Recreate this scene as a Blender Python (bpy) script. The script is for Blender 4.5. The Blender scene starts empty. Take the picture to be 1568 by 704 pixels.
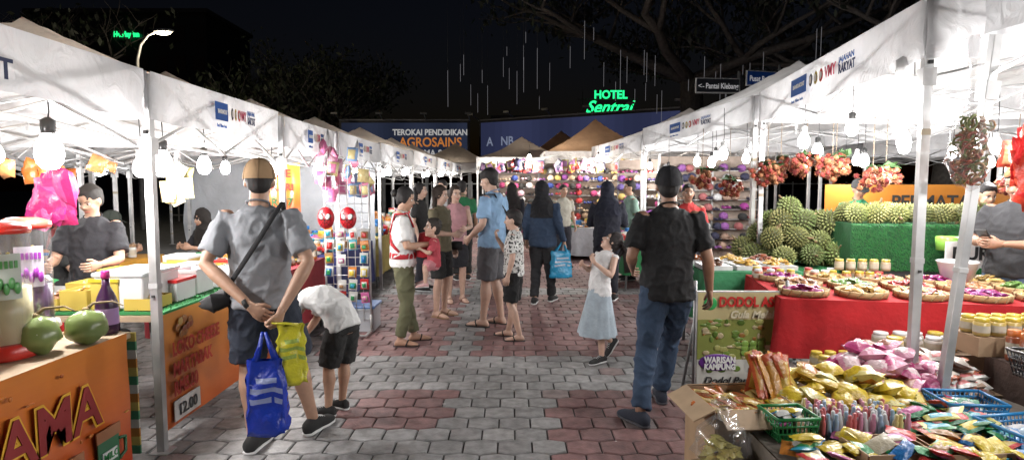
import bpy, math, random
import numpy as np
from mathutils import Vector as V, Matrix, Euler, noise
R=random.Random(7)
sc=bpy.context.scene
COL=sc.collection
rad=math.radians
# ------------------------------------------------------------------ materials
MT={}
def mat(kind):
    if kind in MT: return MT[kind]
    m=bpy.data.materials.new(kind); m.use_nodes=True
    nt=m.node_tree; N=nt.nodes; L=nt.links; N.clear()
    out=N.new('ShaderNodeOutputMaterial')
    at=N.new('ShaderNodeAttribute'); at.attribute_name='col'
    if kind.startswith('emit'):
        e=N.new('ShaderNodeEmission'); e.inputs[1].default_value=float(kind[4:])
        L.new(at.outputs['Color'],e.inputs[0]); L.new(e.outputs[0],out.inputs[0]); MT[kind]=m; return m
    tc=N.new('ShaderNodeTexCoord')
    nz=N.new('ShaderNodeTexNoise'); nz.inputs['Detail'].default_value=4
    nz.inputs['Scale'].default_value={'canvas':3,'wood':5,'paver':14,'road':3,'skin':25,'metal':5}.get(kind,9)
    L.new(tc.outputs['Object'],nz.inputs['Vector'])
    mr=N.new('ShaderNodeMapRange'); 
    amp={'canvas':.16,'matte':.18,'cloth':.16,'gloss':.06,'metal':.28,'skin':.08,'paver':.35,'road':.4,'bark':.4,'leaf':.5}.get(kind,.1)
    mr.inputs['From Min'].default_value=.3; mr.inputs['From Max'].default_value=.7
    mr.inputs['To Min'].default_value=1-amp; mr.inputs['To Max'].default_value=1+amp*.6
    L.new(nz.outputs['Fac'],mr.inputs['Value'])
    mx=N.new('ShaderNodeVectorMath'); mx.operation='SCALE'
    L.new(at.outputs['Color'],mx.inputs[0]); L.new(mr.outputs[0],mx.inputs['Scale'])
    col=mx.outputs[0]
    if kind=='paver':
        n3=N.new('ShaderNodeTexNoise'); n3.inputs['Scale'].default_value=.9; n3.inputs['Detail'].default_value=6
        L.new(tc.outputs['Object'],n3.inputs['Vector'])
        m3=N.new('ShaderNodeMapRange'); m3.inputs['From Min'].default_value=.32; m3.inputs['From Max'].default_value=.62; m3.inputs['To Min'].default_value=.68; m3.inputs['To Max'].default_value=1.12
        L.new(n3.outputs['Fac'],m3.inputs['Value'])
        mx2=N.new('ShaderNodeVectorMath'); mx2.operation='SCALE'; L.new(col,mx2.inputs[0]); L.new(m3.outputs[0],mx2.inputs['Scale']); col=mx2.outputs[0]
    if kind=='clear':
        t=N.new('ShaderNodeBsdfTransparent'); g=N.new('ShaderNodeBsdfGlossy'); g.inputs['Roughness'].default_value=.1
        d=N.new('ShaderNodeBsdfDiffuse'); L.new(at.outputs['Color'],d.inputs[0])
        a=N.new('ShaderNodeMixShader'); a.inputs[0].default_value=.3
        L.new(g.outputs[0],a.inputs[1]); L.new(d.outputs[0],a.inputs[2])
        b=N.new('ShaderNodeMixShader'); b.inputs[0].default_value=.22
        L.new(t.outputs[0],b.inputs[1]); L.new(a.outputs[0],b.inputs[2]); L.new(b.outputs[0],out.inputs[0]); MT[kind]=m; return m
    if kind=='canvas':
        d=N.new('ShaderNodeBsdfDiffuse'); t=N.new('ShaderNodeBsdfTranslucent'); a=N.new('ShaderNodeMixShader'); a.inputs[0].default_value=.27
        n2=N.new('ShaderNodeTexNoise'); n2.inputs['Scale'].default_value=7; n2.inputs['Detail'].default_value=5; n2.inputs['Distortion'].default_value=1.5
        L.new(tc.outputs['Object'],n2.inputs['Vector'])
        bp=N.new('ShaderNodeBump'); bp.inputs['Strength'].default_value=.5; bp.inputs['Distance'].default_value=.035
        L.new(n2.outputs['Fac'],bp.inputs['Height'])
        for q in (d,t): L.new(col,q.inputs[0]); L.new(bp.outputs[0],q.inputs['Normal'])
        L.new(d.outputs[0],a.inputs[1]); L.new(t.outputs[0],a.inputs[2]); L.new(a.outputs[0],out.inputs[0]); MT[kind]=m; return m
    p=N.new('ShaderNodeBsdfPrincipled'); L.new(col,p.inputs['Base Color'])
    p.inputs['Roughness'].default_value={'gloss':.28,'metal':.45,'skin':.5,'paver':.6,'cloth':.9,'road':.8,'wrap':.25,'leaf':.6}.get(kind,.75)
    if kind=='metal': p.inputs['Metallic'].default_value=.5
    if kind in('cloth','paver','bark','skin','wrap','road'):
        n2=N.new('ShaderNodeTexNoise'); n2.inputs['Scale'].default_value={'cloth':30,'paver':70,'bark':12,'skin':60,'wrap':35,'road':60}[kind]
        n2.inputs['Detail'].default_value=5; L.new(tc.outputs['Object'],n2.inputs['Vector'])
        bp=N.new('ShaderNodeBump'); bp.inputs['Strength'].default_value={'skin':.1,'wrap':.7}.get(kind,.4); bp.inputs['Distance'].default_value=.012 if kind!='bark' else .05
        L.new(n2.outputs['Fac'],bp.inputs['Height']); L.new(bp.outputs[0],p.inputs['Normal'])
    L.new(p.outputs[0],out.inputs[0]); MT[kind]=m; return m

# ------------------------------------------------------------------ builder
class B:
    def __init__(s,name): s.n=name; s.v=[];s.f=[];s.c=[];s.mi=[];s.sm=[];s.k=[]
    def put(s,vs,fs,kind,col,smooth=False):
        o=len(s.v); s.v.extend([tuple(p) for p in vs])
        if kind not in s.k: s.k.append(kind)
        i=s.k.index(kind)
        multi=isinstance(col,list)
        for j,f in enumerate(fs):
            s.f.append(tuple(a+o for a in f)); s.mi.append(i); s.sm.append(smooth); s.c.append(col[j] if multi else col)
    def box(s,c,sz,kind,col,rot=None):
        c=V(c); h=V(sz)/2; vs=[]
        for x in(-1,1):
            for y in(-1,1):
                for z in(-1,1):
                    p=V((x*h.x,y*h.y,z*h.z)); 
                    if rot is not None: p=rot@p
                    vs.append(c+p)
        s.put(vs,[(0,1,3,2),(4,6,7,5),(0,4,5,1),(2,3,7,6),(0,2,6,4),(1,5,7,3)],kind,col)
    def quad(s,p,kind,col): s.put(p,[(0,1,2,3)],kind,col)
    def loft(s,secs,kind,col,n=10,cap=.3,smooth=True):
        vs=[];fs=[]
        m=len(secs)
        for c,a,b in secs:
            for i in range(n):
                t=2*math.pi*i/n; vs.append(c+a*math.cos(t)+b*math.sin(t))
        for j in range(m-1):
            for i in range(n):
                k=(i+1)%n; fs.append((j*n+i,j*n+k,(j+1)*n+k,(j+1)*n+i))
        if cap is not None:
            for e,idx in((0,0),(m-1,1)):
                c,a,b=secs[e]; nx=secs[1 if e==0 else m-2][0]
                d=(c-nx); d=d.normalized() if d.length>1e-6 else V((0,0,1))
                q=len(vs); vs.append(c+d*cap*min(a.length,b.length))
                for i in range(n):
                    k=(i+1)%n; fs.append((q,e*n+k,e*n+i) if idx==0 else (q,e*n+i,e*n+k))
        s.put(vs,fs,kind,col,smooth)
    def tube(s,pts,rads,kind,col,n=8,cap=.5,smooth=True,flat=1):
        pts=[V(p) for p in pts]; secs=[]; ref=None
        for i,p in enumerate(pts):
            d=(pts[min(i+1,len(pts)-1)]-pts[max(i-1,0)])
            d=d.normalized() if d.length>1e-7 else V((0,0,1))
            if ref is None: ref=V((1,0,0)) if abs(d.x)<.8 else V((0,1,0))
            a=(ref-d*ref.dot(d)).normalized(); b=d.cross(a); ref=a
            r=rads[i] if isinstance(rads,(list,tuple)) else rads
            secs.append((p,a*r,b*r*flat))
        s.loft(secs,kind,col,n,cap,smooth)
    def ell(s,c,r,kind,col,n=10,m=7,rot=None,nz=0,smooth=True,seed=0):
        c=V(c); vs=[];fs=[]
        for j in range(m+1):
            ph=math.pi*j/m
            for i in range(n):
                t=2*math.pi*i/n
                u=V((math.sin(ph)*math.cos(t),math.sin(ph)*math.sin(t),math.cos(ph)))
                k=1+(nz*noise.noise(u*2.2+V((seed,seed*.3,0))) if nz else 0)
                p=V((u.x*r[0],u.y*r[1],u.z*r[2]))*k
                if rot is not None: p=rot@p
                vs.append(c+p)
        for j in range(m):
            for i in range(n):
                k=(i+1)%n
                if j==0: fs.append((i,n+i,n+k))
                elif j==m-1: fs.append((j*n+i,(j+1)*n+i,j*n+k))
                else: fs.append((j*n+i,(j+1)*n+i,(j+1)*n+k,j*n+k))
        s.put(vs,fs,kind,col,smooth)
    def lathe(s,c,prof,kind,col,n=12,rot=None,smooth=True,caps=True):
        c=V(c); vs=[];fs=[]
        for r,z in prof:
            for i in range(n):
                t=2*math.pi*i/n; p=V((r*math.cos(t),r*math.sin(t),z))
                if rot is not None: p=rot@p
                vs.append(c+p)
        for j in range(len(prof)-1):
            for i in range(n):
                k=(i+1)%n; fs.append((j*n+i,j*n+k,(j+1)*n+k,(j+1)*n+i))
        if caps: fs.append(tuple(range(n-1,-1,-1))); fs.append(tuple((len(prof)-1)*n+i for i in range(n)))
        s.put(vs,fs,kind,col,smooth)
    def pillow(s,c,sz,col,col2=None,rot=None,kind='wrap',g=6,seed=0):
        c=V(c); vs=[];fs=[];cs=[]
        for side in(1,-1):
            for j in range(g+1):
                for i in range(g+1):
                    u=2*i/g-1;v=2*j/g-1
                    t=((1-u*u)*(1-v*v))**.6
                    w=1+.12*noise.noise(V((u*2,v*2,seed)))
                    p=V((u*sz[0]/2*w,v*sz[1]/2*w,side*sz[2]/2*t*(1+.5*noise.noise(V((u*2.5+seed,v*2.5,side))))))
                    if rot is not None: p=rot@p
                    vs.append(c+p)
            o=(0 if side==1 else (g+1)**2)
            for j in range(g):
                for i in range(g):
                    a=o+j*(g+1)+i; f=(a,a+1,a+g+2,a+g+1)
                    fs.append(f if side==1 else f[::-1])
                    inn=(g//4<=i<g-g//4) and (g//4<=j<g-g//4)
                    cs.append(col2 if (inn and col2) else col)
        s.put(vs,fs,kind,cs,True)
    def build(s,parent=None,bevel=0):
        me=bpy.data.meshes.new(s.n); me.from_pydata(s.v,[],s.f)
        for k in s.k: me.materials.append(mat(k))
        me.polygons.foreach_set('material_index',s.mi); me.polygons.foreach_set('use_smooth',s.sm)
        ca=me.color_attributes.new('col','FLOAT_COLOR','CORNER')
        cnt=[len(f) for f in s.f]
        c=np.array([(a[0],a[1],a[2],1.0) for a in s.c],dtype=np.float32)
        ca.data.foreach_set('color',np.repeat(c,cnt,axis=0).ravel())
        me.update()
        o=bpy.data.objects.new(s.n,me); COL.objects.link(o)
        if parent is not None: o.parent=parent
        if bevel:
            b=o.modifiers.new('b','BEVEL'); b.width=bevel; b.segments=2; b.limit_method='ANGLE'
        return o
def empty(name):
    o=bpy.data.objects.new(name,None); COL.objects.link(o); return o
TM={}
def tmat(col,kind):
    k=(tuple(col),kind)
    if k in TM: return TM[k]
    m=bpy.data.materials.new('lettering'); m.use_nodes=True; p=m.node_tree.nodes['Principled BSDF']
    p.inputs['Base Color'].default_value=(*col,1); p.inputs['Roughness'].default_value=.6
    if kind.startswith('emit'):
        p.inputs['Emission Color'].default_value=(*col,1); p.inputs['Emission Strength'].default_value=float(kind[4:])
    TM[k]=m; return m
def text(parent,body,loc,size,rot,col,kind='p',ext=.001,off=0,shear=0,sx=1,align='LEFT'):
    cu=bpy.data.curves.new('lettering','FONT'); cu.body=body; cu.size=size; cu.extrude=ext; cu.offset=off; cu.shear=shear
    cu.align_x=align; cu.resolution_u=4
    cu.materials.append(tmat(col,kind))
    o=bpy.data.objects.new('lettering',cu); COL.objects.link(o)
    o.location=loc; o.rotation_euler=[rad(a) for a in rot]; o.scale=(sx,1,1); o.parent=parent; return o
WHITE=(.8,.8,.8); BLACK=(.02,.02,.022)
# ------------------------------------------------------------------ people
def remesh(b,vox,sm=3,wr=0):
    me=bpy.data.meshes.new('t'); me.from_pydata(b.v,[],b.f); o=bpy.data.objects.new('t',me); COL.objects.link(o)
    r=o.modifiers.new('r','REMESH'); r.mode='VOXEL'; r.voxel_size=vox
    q=o.modifiers.new('s','SMOOTH'); q.factor=.5; q.iterations=sm
    dg=bpy.context.evaluated_depsgraph_get(); e=o.evaluated_get(dg); m=bpy.data.meshes.new_from_object(e)
    vs=[v.co.copy() for v in m.vertices]; ns=[v.normal.copy() for v in m.vertices]
    fs=[tuple(p.vertices) for p in m.polygons]
    bpy.data.objects.remove(o); bpy.data.meshes.remove(m)
    if wr:
        for i,p in enumerate(vs):
            a=1-abs(noise.noise(V((p.x*9+p.z*7,p.y*9,p.z*9-p.x*6))))*2
            d=wr*(.8*noise.noise(V((p.x*9,p.y*9,p.z*6)))+.8*a*a*a-.2+.3*noise.noise(p*28))
            vs[i]=p+ns[i]*d
    return vs,fs
def lerp(a,b,t): return a+(b-a)*t
def person(name,x,y,yaw,H,J=None,skin=(.42,.25,.17),hair=('short',(.012,.01,.01)),top=((.3,.3,.3),'short'),bottom=('pants',(.05,.06,.1)),
           shoes=('shoe',(.02,.02,.02)),head=(0,0,0),hs=1,g=1,vox=.013,hands=None,z=0,neckopen=0,hem=.06,extra=None):
    k=H/1.72
    D=dict(pel=(0,0,.93),waist=(0,.0,1.06),chest=(0,0,1.27),neck=(0,-.015,1.455),head=(0,.015,1.60),
        hipR=(.085,0,.9),kneeR=(.1,.03,.49),ankR=(.1,-.01,.09),hipL=(-.085,0,.9),kneeL=(-.1,.03,.49),ankL=(-.1,-.01,.09),
        shR=(.172,-.01,1.40),elR=(.235,-.04,1.12),wrR=(.25,.05,.88),shL=(-.172,-.01,1.40),elL=(-.235,-.04,1.12),wrL=(-.25,.05,.88),
        footR=(8,0),footL=(-8,0))
    if J: D.update(J)
    foot={'R':D.pop('footR'),'L':D.pop('footL')}
    P={a:V(b) for a,b in D.items()}
    rh=(P['hipR']-P['hipL']).normalized(); rs=(P['shR']-P['shL']).normalized()
    spine=[P['pel']+(P['pel']-P['waist'])*.8,P['pel'],P['waist'],P['chest'],lerp(P['chest'],P['neck'],.62),P['neck']]
    rv=[rh,rh,lerp(rh,rs,.4),rs,rs,rs]
    def torso(b,W,i0=0,i1=6,pts=None):
        pp=pts or spine; secs=[]
        for i in range(i0,i1):
            up=(pp[min(i+1,5)]-pp[max(i-1,0)]).normalized(); r=rv[i].normalized(); r=(r-up*r.dot(up)).normalized(); f=up.cross(r)
            secs.append((pp[i],r*W[i][0]*g,f*W[i][1]*g))
        out=[]
        for a,c in zip(secs[:-1],secs[1:]):
            for t in(0,.5): out.append(tuple(lerp(a[q],c[q],t) for q in range(3)))
        out.append(secs[-1]); b.loft(out,'x',0,16,.25)
    M=Matrix.Translation(P['head'])@Euler((rad(head[1]),rad(head[2]),rad(head[0]))).to_matrix().to_4x4()@Matrix.Scale(hs,4)
    M3=M.to_3x3()
    def hp(*a): return M@V(a)
    def hell(b,c,r,kind='x',col=0,**kw): b.ell(hp(*c),r,kind,col,rot=M3,**kw)
    S=B('x')
    torso(S,[(.11,.08),(.135,.095),(.125,.088),(.145,.1),(.135,.075),(.056,.053)])
    S.tube([P['neck']-V((0,0,.04)),P['neck'],lerp(P['neck'],P['head'],.6)],[.068,.056,.052],'x',0,10)
    hell(S,(0,-.012,.032),(.077,.094,.088),n=14,m=10); hell(S,(0,.018,-.032),(.061,.07,.084),n=14,m=10); hell(S,(0,.058,-.09),(.026,.024,.022))
    S.tube([hp(0,.08,.012),hp(0,.098,-.012),hp(0,.1,-.026)],[.009*hs,.013*hs,.017*hs],'x',0,8)
    for q in(1,-1): hell(S,(q*.078,-.002,-.008),(.012,.022,.032)); hell(S,(q*.036,.06,-.03),(.026,.022,.026))
    lf=.78 if bottom[0]=='pants' else 1; af=.82 if top[1]=='long' else 1
    for q in'RL':
        h,kn,an=P['hip'+q],P['knee'+q],P['ank'+q]
        back=V((0,-.012,0)); uf=.88 if bottom[0]!='skirt' else 1
        S.tube([lerp(h,kn,-.05),lerp(h,kn,.35),lerp(h,kn,.8),kn,lerp(kn,an,.3)+back,lerp(kn,an,.65)+back*.5,an],[.085*g*uf*lf,.08*g*uf*lf,.06*g*lf,.052*lf,.057*g*lf,.043*lf,.036],'x',0,12)
        s,e,w=P['sh'+q],P['el'+q],P['wr'+q]
        S.tube([lerp(s,e,-.05),lerp(s,e,.3),lerp(s,e,.8),e,lerp(e,w,.25),lerp(e,w,.7),w],[.048*g*af,.046*g*af,.041*g*af,.038*af,.04*g*af,.031,.025],'x',0,12)
        fy,fp=foot[q]; fd=Euler((rad(fp),0,-rad(fy))).to_matrix()@V((0,1,0)); r=V((math.cos(rad(fy)),-math.sin(rad(fy)),0)); u=r.cross(fd)
        base=an-u*.09
        prof=[(-.062,.02,.02,.025),(-.05,.032,.034,.034),(-.01,.035,.05,.05),(.05,.038,.04,.04),(.11,.046,.028,.028),(.165,.042,.02,.02),(.195,.022,.013,.014)]
        S.loft([(base+fd*a+u*c,r*w_,u*hh) for a,w_,hh,c in prof],'x',0,12,.4)
    out=B(name)
    vs,fs=remesh(S,vox,2); out.put(vs,fs,'skin',skin,True)
    for q in'RL':
        an=P['ank'+q]; fy,fp=foot[q]; fd=Euler((rad(fp),0,-rad(fy))).to_matrix()@V((0,1,0)); r=V((math.cos(rad(fy)),-math.sin(rad(fy)),0)); u=r.cross(fd); base=an-u*.09
        if shoes[0]=='shoe':
            prof=[(-.075,.022,.03,.04),(-.06,.04,.046,.048),(-.01,.042,.058,.058),(.05,.044,.048,.048),(.11,.052,.036,.036),(.17,.048,.028,.03),(.208,.025,.016,.022)]
            out.loft([(base+fd*a+u*c,r*w_,u*hh) for a,w_,hh,c in prof],'cloth',shoes[1],14,.4)
            sole=shoes[2] if len(shoes)>2 else (.6,.6,.6)
            out.loft([(base+fd*a+u*.012,r*w_*1.04,u*.014) for a,w_,hh,c in prof],'matte',sole,14,.4)
            for t in range(4):
                out.tube([base+fd*(.03+t*.022)+u*(.097-t*.009)-r*.022,base+fd*(.03+t*.022)+u*(.103-t*.009),base+fd*(.03+t*.022)+u*(.097-t*.009)+r*.022],.004,'cloth',sole,5)
        else:
            out.loft([(base+fd*a+u*.002,r*w_,u*.009) for a,w_ in((-.075,.025),(-.05,.04),(.05,.042),(.12,.054),(.18,.048),(.21,.02))],'matte',shoes[1],14,.3)
            out.tube([base+fd*.06-r*.045+u*.01,base+fd*.08-r*.03+u*.055,base+fd*.09+u*.065,base+fd*.08+r*.03+u*.055,base+fd*.06+r*.045+u*.01],.009,'matte',shoes[1],6)
    kind,bc=bottom[0],bottom[1]
    if kind in('pants','shorts'):
        C=B('x')
        torso(C,[(.13,.1),(.17,.122),(.152,.11),(0,0),(0,0),(0,0)],0,3)
        for q in'RL':
            h,kn,an=P['hip'+q],P['knee'+q],P['ank'+q]
            if kind=='pants':
                C.tube([lerp(h,kn,-.05),lerp(h,kn,.35),lerp(h,kn,.8),kn,lerp(kn,an,.3),lerp(kn,an,.7),lerp(kn,an,.95)],[.1*g,.097*g,.082*g,.074,.071,.064,.066],'x',0,14,.0)
            else:
                e=lerp(h,kn,.93); C.tube([lerp(h,kn,-.05),lerp(h,kn,.35),lerp(h,kn,.7),e],[.1*g,.104*g,.1*g,.1*g],'x',0,14,.0)
        vs,fs=remesh(C,vox,3,.012); out.put(vs,fs,'cloth',bc,True)
    elif kind=='skirt':
        ln=bottom[2]; c0=P['pel']+V((0,0,.1)); cn=(P['kneeR']+P['kneeL'])/2; n=40; vs=[];fs=[]
        rows=9
        for j in range(rows):
            t=j/(rows-1); c=lerp(c0,V((cn.x,cn.y,ln)),t); w=.14+.14*t**.9; d=.11+.13*t
            for i in range(n):
                a=2*math.pi*i/n; rr=1+.07*t*math.sin(a*9+2*math.sin(a*2))
                vs.append(c+V((math.cos(a)*w*rr,math.sin(a)*d*rr,0)))
        for j in range(rows-1):
            for i in range(n): kk=(i+1)%n; fs.append((j*n+i,(j+1)*n+i,(j+1)*n+kk,j*n+kk))
        out.put(vs,fs,'cloth',bc,True)
    tc,sl=top[0],top[1]
    C=B('x'); sp2=list(spine); sp2[0]=P['pel']+(P['pel']-P['waist']).normalized()*hem
    torso(C,[(.182,.132),(.178,.13),(.166,.122),(.178,.125),(.168,.097),(.074,.07)],0,6,sp2)
    for q in'RL':
        s,e,w=P['sh'+q],P['el'+q],P['wr'+q]
        if sl=='short': C.tube([lerp(s,e,-.04),lerp(s,e,.25),lerp(s,e,.55),lerp(s,e,.8)],[.056*g,.061*g,.064*g,.068*g],'x',0,14,.0)
        elif sl=='long': C.tube([lerp(s,e,-.04),lerp(s,e,.4),e,lerp(e,w,.4),lerp(e,w,.92)],[.057*g,.06*g,.055*g,.05,.044],'x',0,14,.0)
        elif sl=='none': C.tube([lerp(s,e,-.06),lerp(s,e,.1)],[.055*g,.058*g],'x',0,12,.0)
    vs,fs=remesh(C,vox,7,.013)
    if len(top)>2:
        cols=[]
        for f in fs:
            p=vs[f[0]]; cols.append(top[2] if noise.noise(p*38)>.22 else tc)
        out.put(vs,fs,'cloth',cols,True)
    else: out.put(vs,fs,'cloth',tc,True)
    out.tube([P['neck']+V((math.cos(a)*.066,math.sin(a)*.062,.018-.022*math.sin(a))) for a in [i*math.pi/6 for i in range(13)]],.006,'cloth',tuple(c*.8 for c in tc),6)
    for q in'RL':
        sg=1 if q=='R' else -1; w=P['wr'+q]; e=P['el'+q]; fa=(w-e).normalized()
        if hands and q in hands:
            d,n_,t_,cu=hands[q]; d=V(d).normalized(); n_=V(n_); n_=(n_-d*n_.dot(d)).normalized(); t_=V(t_); t_=(t_-d*t_.dot(d)-n_*t_.dot(n_)).normalized()
        else:
            d=fa; n_=V((-sg,0,0)); n_=(n_-d*n_.dot(d)).normalized(); t_=V((0,1,.3)); t_=(t_-d*t_.dot(d)-n_*t_.dot(n_)).normalized(); cu=1
        hk=.95
        out.loft([(w-d*.02,t_*.026,n_*.021),(w+d*.015,t_*.03,n_*.019),(w+d*.05*hk,t_*.041,n_*.016),(w+d*.09*hk,t_*.041,n_*.013)],'skin',skin,10,.4)
        for i,ln in enumerate((.072,.08,.074,.058)):
            p=w+d*(.086-.004*abs(i-1))*hk+t_*(.031-.0205*i); pts=[p-d*.012,p]; a=0
            for sgm,an in zip((.42,.32,.26),(18,34,28)):
                a+=rad(an*cu); p=p+(d*math.cos(a)+n_*math.sin(a))*ln*sgm; pts.append(p)
            out.tube(pts,[.0095,.0098,.009,.0082,.0068],'skin',skin,7)
        p=w+d*.028+t_*.026; p2=p+(d*.75+t_*.6+n_*.25).normalized()*.042; p3=p2+(d*.95+t_*.1+n_*.4).normalized()*.032
        out.tube([p-t_*.01,p,p2,p3],[.012,.0135,.0105,.0085],'skin',skin,7)
    for q in(1,-1):
        hell(out,(q*.031,.0665,.006),(.0145,.011,.0085),'gloss',(.75,.73,.7)); hell(out,(q*.031,.0745,.006),(.0065,.0045,.0068),'gloss',(.02,.012,.01))
        out.tube([hp(q*.016,.083,.026),hp(q*.032,.082,.031),hp(q*.048,.07,.026)],[.0035*hs,.0045*hs,.002*hs],'matte',(.02,.015,.012),5)
        out.tube([hp(q*.017,.077,.013),hp(q*.031,.079,.0165),hp(q*.045,.07,.012)],.0022*hs,'matte',(.03,.02,.015),5)
    out.tube([hp(-.024,.078,-.06),hp(-.008,.0875,-.057),hp(0,.088,-.058),hp(.008,.0875,-.057),hp(.024,.078,-.06)],[.002,.005,.005,.005,.002],'skin',(skin[0]*.8,skin[1]*.45,skin[2]*.45),6)
    out.tube([hp(-.02,.079,-.064),hp(0,.087,-.067),hp(.02,.079,-.064)],[.003,.006,.003],'skin',(skin[0]*.85,skin[1]*.5,skin[2]*.5),6)
    hk,hc=hair[0],hair[1]
    if hk!='hijab':
        C=B('x')
        if hk=='cap':
            C.ell(hp(0,-.02,.02),(.08,.092,.075),'x',0,n=16,m=12,rot=M3); C.ell(hp(0,-.048,-.015),(.068,.056,.07),'x',0,n=12,m=8,rot=M3)
            vs,fs=remesh(C,vox*.7,1,.004*hs); out.put(vs,fs,'matte',(.012,.01,.01),True)
        else:
            C.ell(hp(0,-.023,.044),(.0845,.098,.093),'x',0,n=16,m=12,rot=M3); C.ell(hp(0,-.052,-.01),(.07,.056,.072),'x',0,n=12,m=8,rot=M3)
            if hk=='short': C.ell(hp(.02,.02,.095),(.055,.055,.034),'x',0,rot=M3)
            if hk!='short':
                for q in(1,-1): C.ell(hp(q*.07,-.01,.01),(.02,.05,.06),'x',0,rot=M3)
            vs,fs=remesh(C,vox*.7,1,.008*hs); out.put(vs,fs,'matte',hc,True)
    if hk=='cap':
        cc=hair[1]; n=24; vs=[];fs=[]
        for j in range(9):
            ph=j/8*math.pi*.5
            for i in range(n):
                t=2*math.pi*i/n; sq=math.cos(ph)**.75; vs.append(hp(.093*math.cos(t)*sq,-.017+.116*math.sin(t)*sq,.012+.124*math.sin(ph)+.012*(math.sin(t))*math.cos(ph)))
        for j in range(8):
            for i in range(n): kk=(i+1)%n; fs.append((j*n+i,j*n+kk,(j+1)*n+kk,(j+1)*n+i))
        out.put(vs,fs,'cloth',cc,True)
        for a in range(6):
            t0=a*math.pi/3+.5; out.tube([hp(.0945*math.cos(t0)*math.cos(f)**.75,-.017+.1175*math.sin(t0)*math.cos(f)**.75,.012+.1255*math.sin(f)+.012*math.sin(t0)*math.cos(f)) for f in [i*math.pi/16 for i in range(9)]],.0016,'cloth',tuple(c*.7 for c in cc),4)
        bs=[]
        for i in range(11):
            t=math.pi*i/10; bs.append((math.cos(t),math.sin(t)))
        vs=[hp(.084*a,.045+.125*b,.035-.03*b+.012*(1-a*a)) for a,b in bs]+[hp(.084*a,.045+.125*b,.029-.03*b+.012*(1-a*a)) for a,b in bs]
        fs=[tuple(range(11)),tuple(range(21,10,-1))]+[(i,i+11,i+12,i+1) for i in range(10)]
        out.put(vs,fs,'cloth',tuple(c*.8 for c in cc)); hell(out,(0,-.017,.137),(.008,.008,.006),'cloth',cc)
    if hk=='long':
        h=P['head']; dn=V((0,0,-1)); bk=M3@V((0,-1,0)); r=M3.col[0].normalized()
        L_=hair[2] if len(hair)>2 else .34
        secs=[]
        for t in(0,.2,.45,.7,1):
            p=hp(0,-.05,.05)+ (lerp(bk*.03,bk*.02,t))+dn*(L_*t)
            secs.append((p,r*(.078-.0*t+.012*math.sin(t*3))*hs*(1 if t<1 else .7),bk*(.052-.025*t)*hs))
        out.loft(secs,'matte',hc,14,.3)
        for i in range(14):
            a=(i/13-.5)*2; p=hp(a*.07,-.07,.03); out.tube([p,p+bk*.015+dn*L_*.5+r*a*.01,p+bk*.005+dn*(L_*(.95+R.random()*.15))+r*a*.005],[.012,.014,.004],'matte',tuple(c*1.6 for c in hc),5)
    if hk in('pony','bun'):
        if hk=='bun': out.ell(hp(0,-.13,.03),(.042,.042,.042),'matte',hc,nz=.3)
        else: out.tube([hp(0,-.1,.05),hp(0,-.15,.03),hp(0,-.155,-.06),hp(0,-.13,-.16)],[.02,.032,.03,.008],'matte',hc,10)
    if hk=='hijab':
        C=B('x'); C.ell(hp(0,-.022,.022),(.096,.108,.118),'x',0,n=16,m=12,rot=M3)
        C.loft([(hp(0,-.02,-.02),V((.1,0,0)),V((0,.095,0))),(lerp(P['head'],P['neck'],.6)+V((0,-.02,0)),V((.098,0,0)),V((0,.1,0))),
                (P['neck']+V((0,-.01,-.03)),V((.15,0,0)),V((0,.125,0))),(P['chest']+V((0,0,.08)),V((.2,0,0)),V((0,.15,0))),(P['chest']+V((0,0,-.06)),V((.2,0,0)),V((0,.145,0)))],'x',0,18,.1)
        vs,fs=remesh(C,vox,3,.014); out.put(vs,fs,'cloth',hc,True)
    if extra: extra(out,P,hp)
    o=out.build(); o.scale=(k,k,k); o.rotation_euler=(0,0,rad(yaw)); o.location=(x,y,z)
    return o

SK1=(.42,.25,.17); SK2=(.31,.17,.11); SK3=(.52,.34,.26)
def ex_grey(o,P,hp):
    pts=[(.12,.09,1.42),(.135,.0,1.475),(.11,-.12,1.40),(.03,-.152,1.26),(-.06,-.16,1.12),(-.15,-.145,.99),(-.19,-.06,.92)]
    o.tube(pts,.015,'cloth',(.015,.015,.017),8,.3,True,.35)
    o.pillow((-.235,-.02,.9),(.11,.24,.2),(.02,.02,.022),None,Euler((0,rad(80),0)).to_matrix(),'cloth',seed=3)
    o.lathe((-.02,-.232,.915),[(.030,-.012),(.032,0),(.030,.012)],'matte',(.02,.02,.02),12,Euler((0,rad(60),0)).to_matrix())
person('man_in_grey_shirt',-1.53,3.56,8,1.75,dict(ankL=(-.05,-.08,.09),kneeL=(-.09,-.0,.5),ankR=(.25,.14,.09),kneeR=(.17,.1,.5),footR=(25,0),footL=(10,0),
    elL=(-.27,-.12,1.13),wrL=(.0,-.235,.90),elR=(.3,-.13,1.13),wrR=(.17,-.25,.87),head=(-.0,.03,1.6)),
    SK1,('cap',(.34,.22,.12)),((.24,.25,.27),'short'),('shorts',(.02,.026,.042)),('shoe',(.02,.02,.02),(.7,.7,.7)),(12,-8,0),g=1.06,vox=.010,
    hands={'L':((.75,-.1,-.55),(0,1,.0),(0,0,1),1.2),'R':((-.35,-.05,-.9),(-.6,.3,0),(-.3,-.8,0),2.0)},hem=.07,extra=ex_grey)
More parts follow.
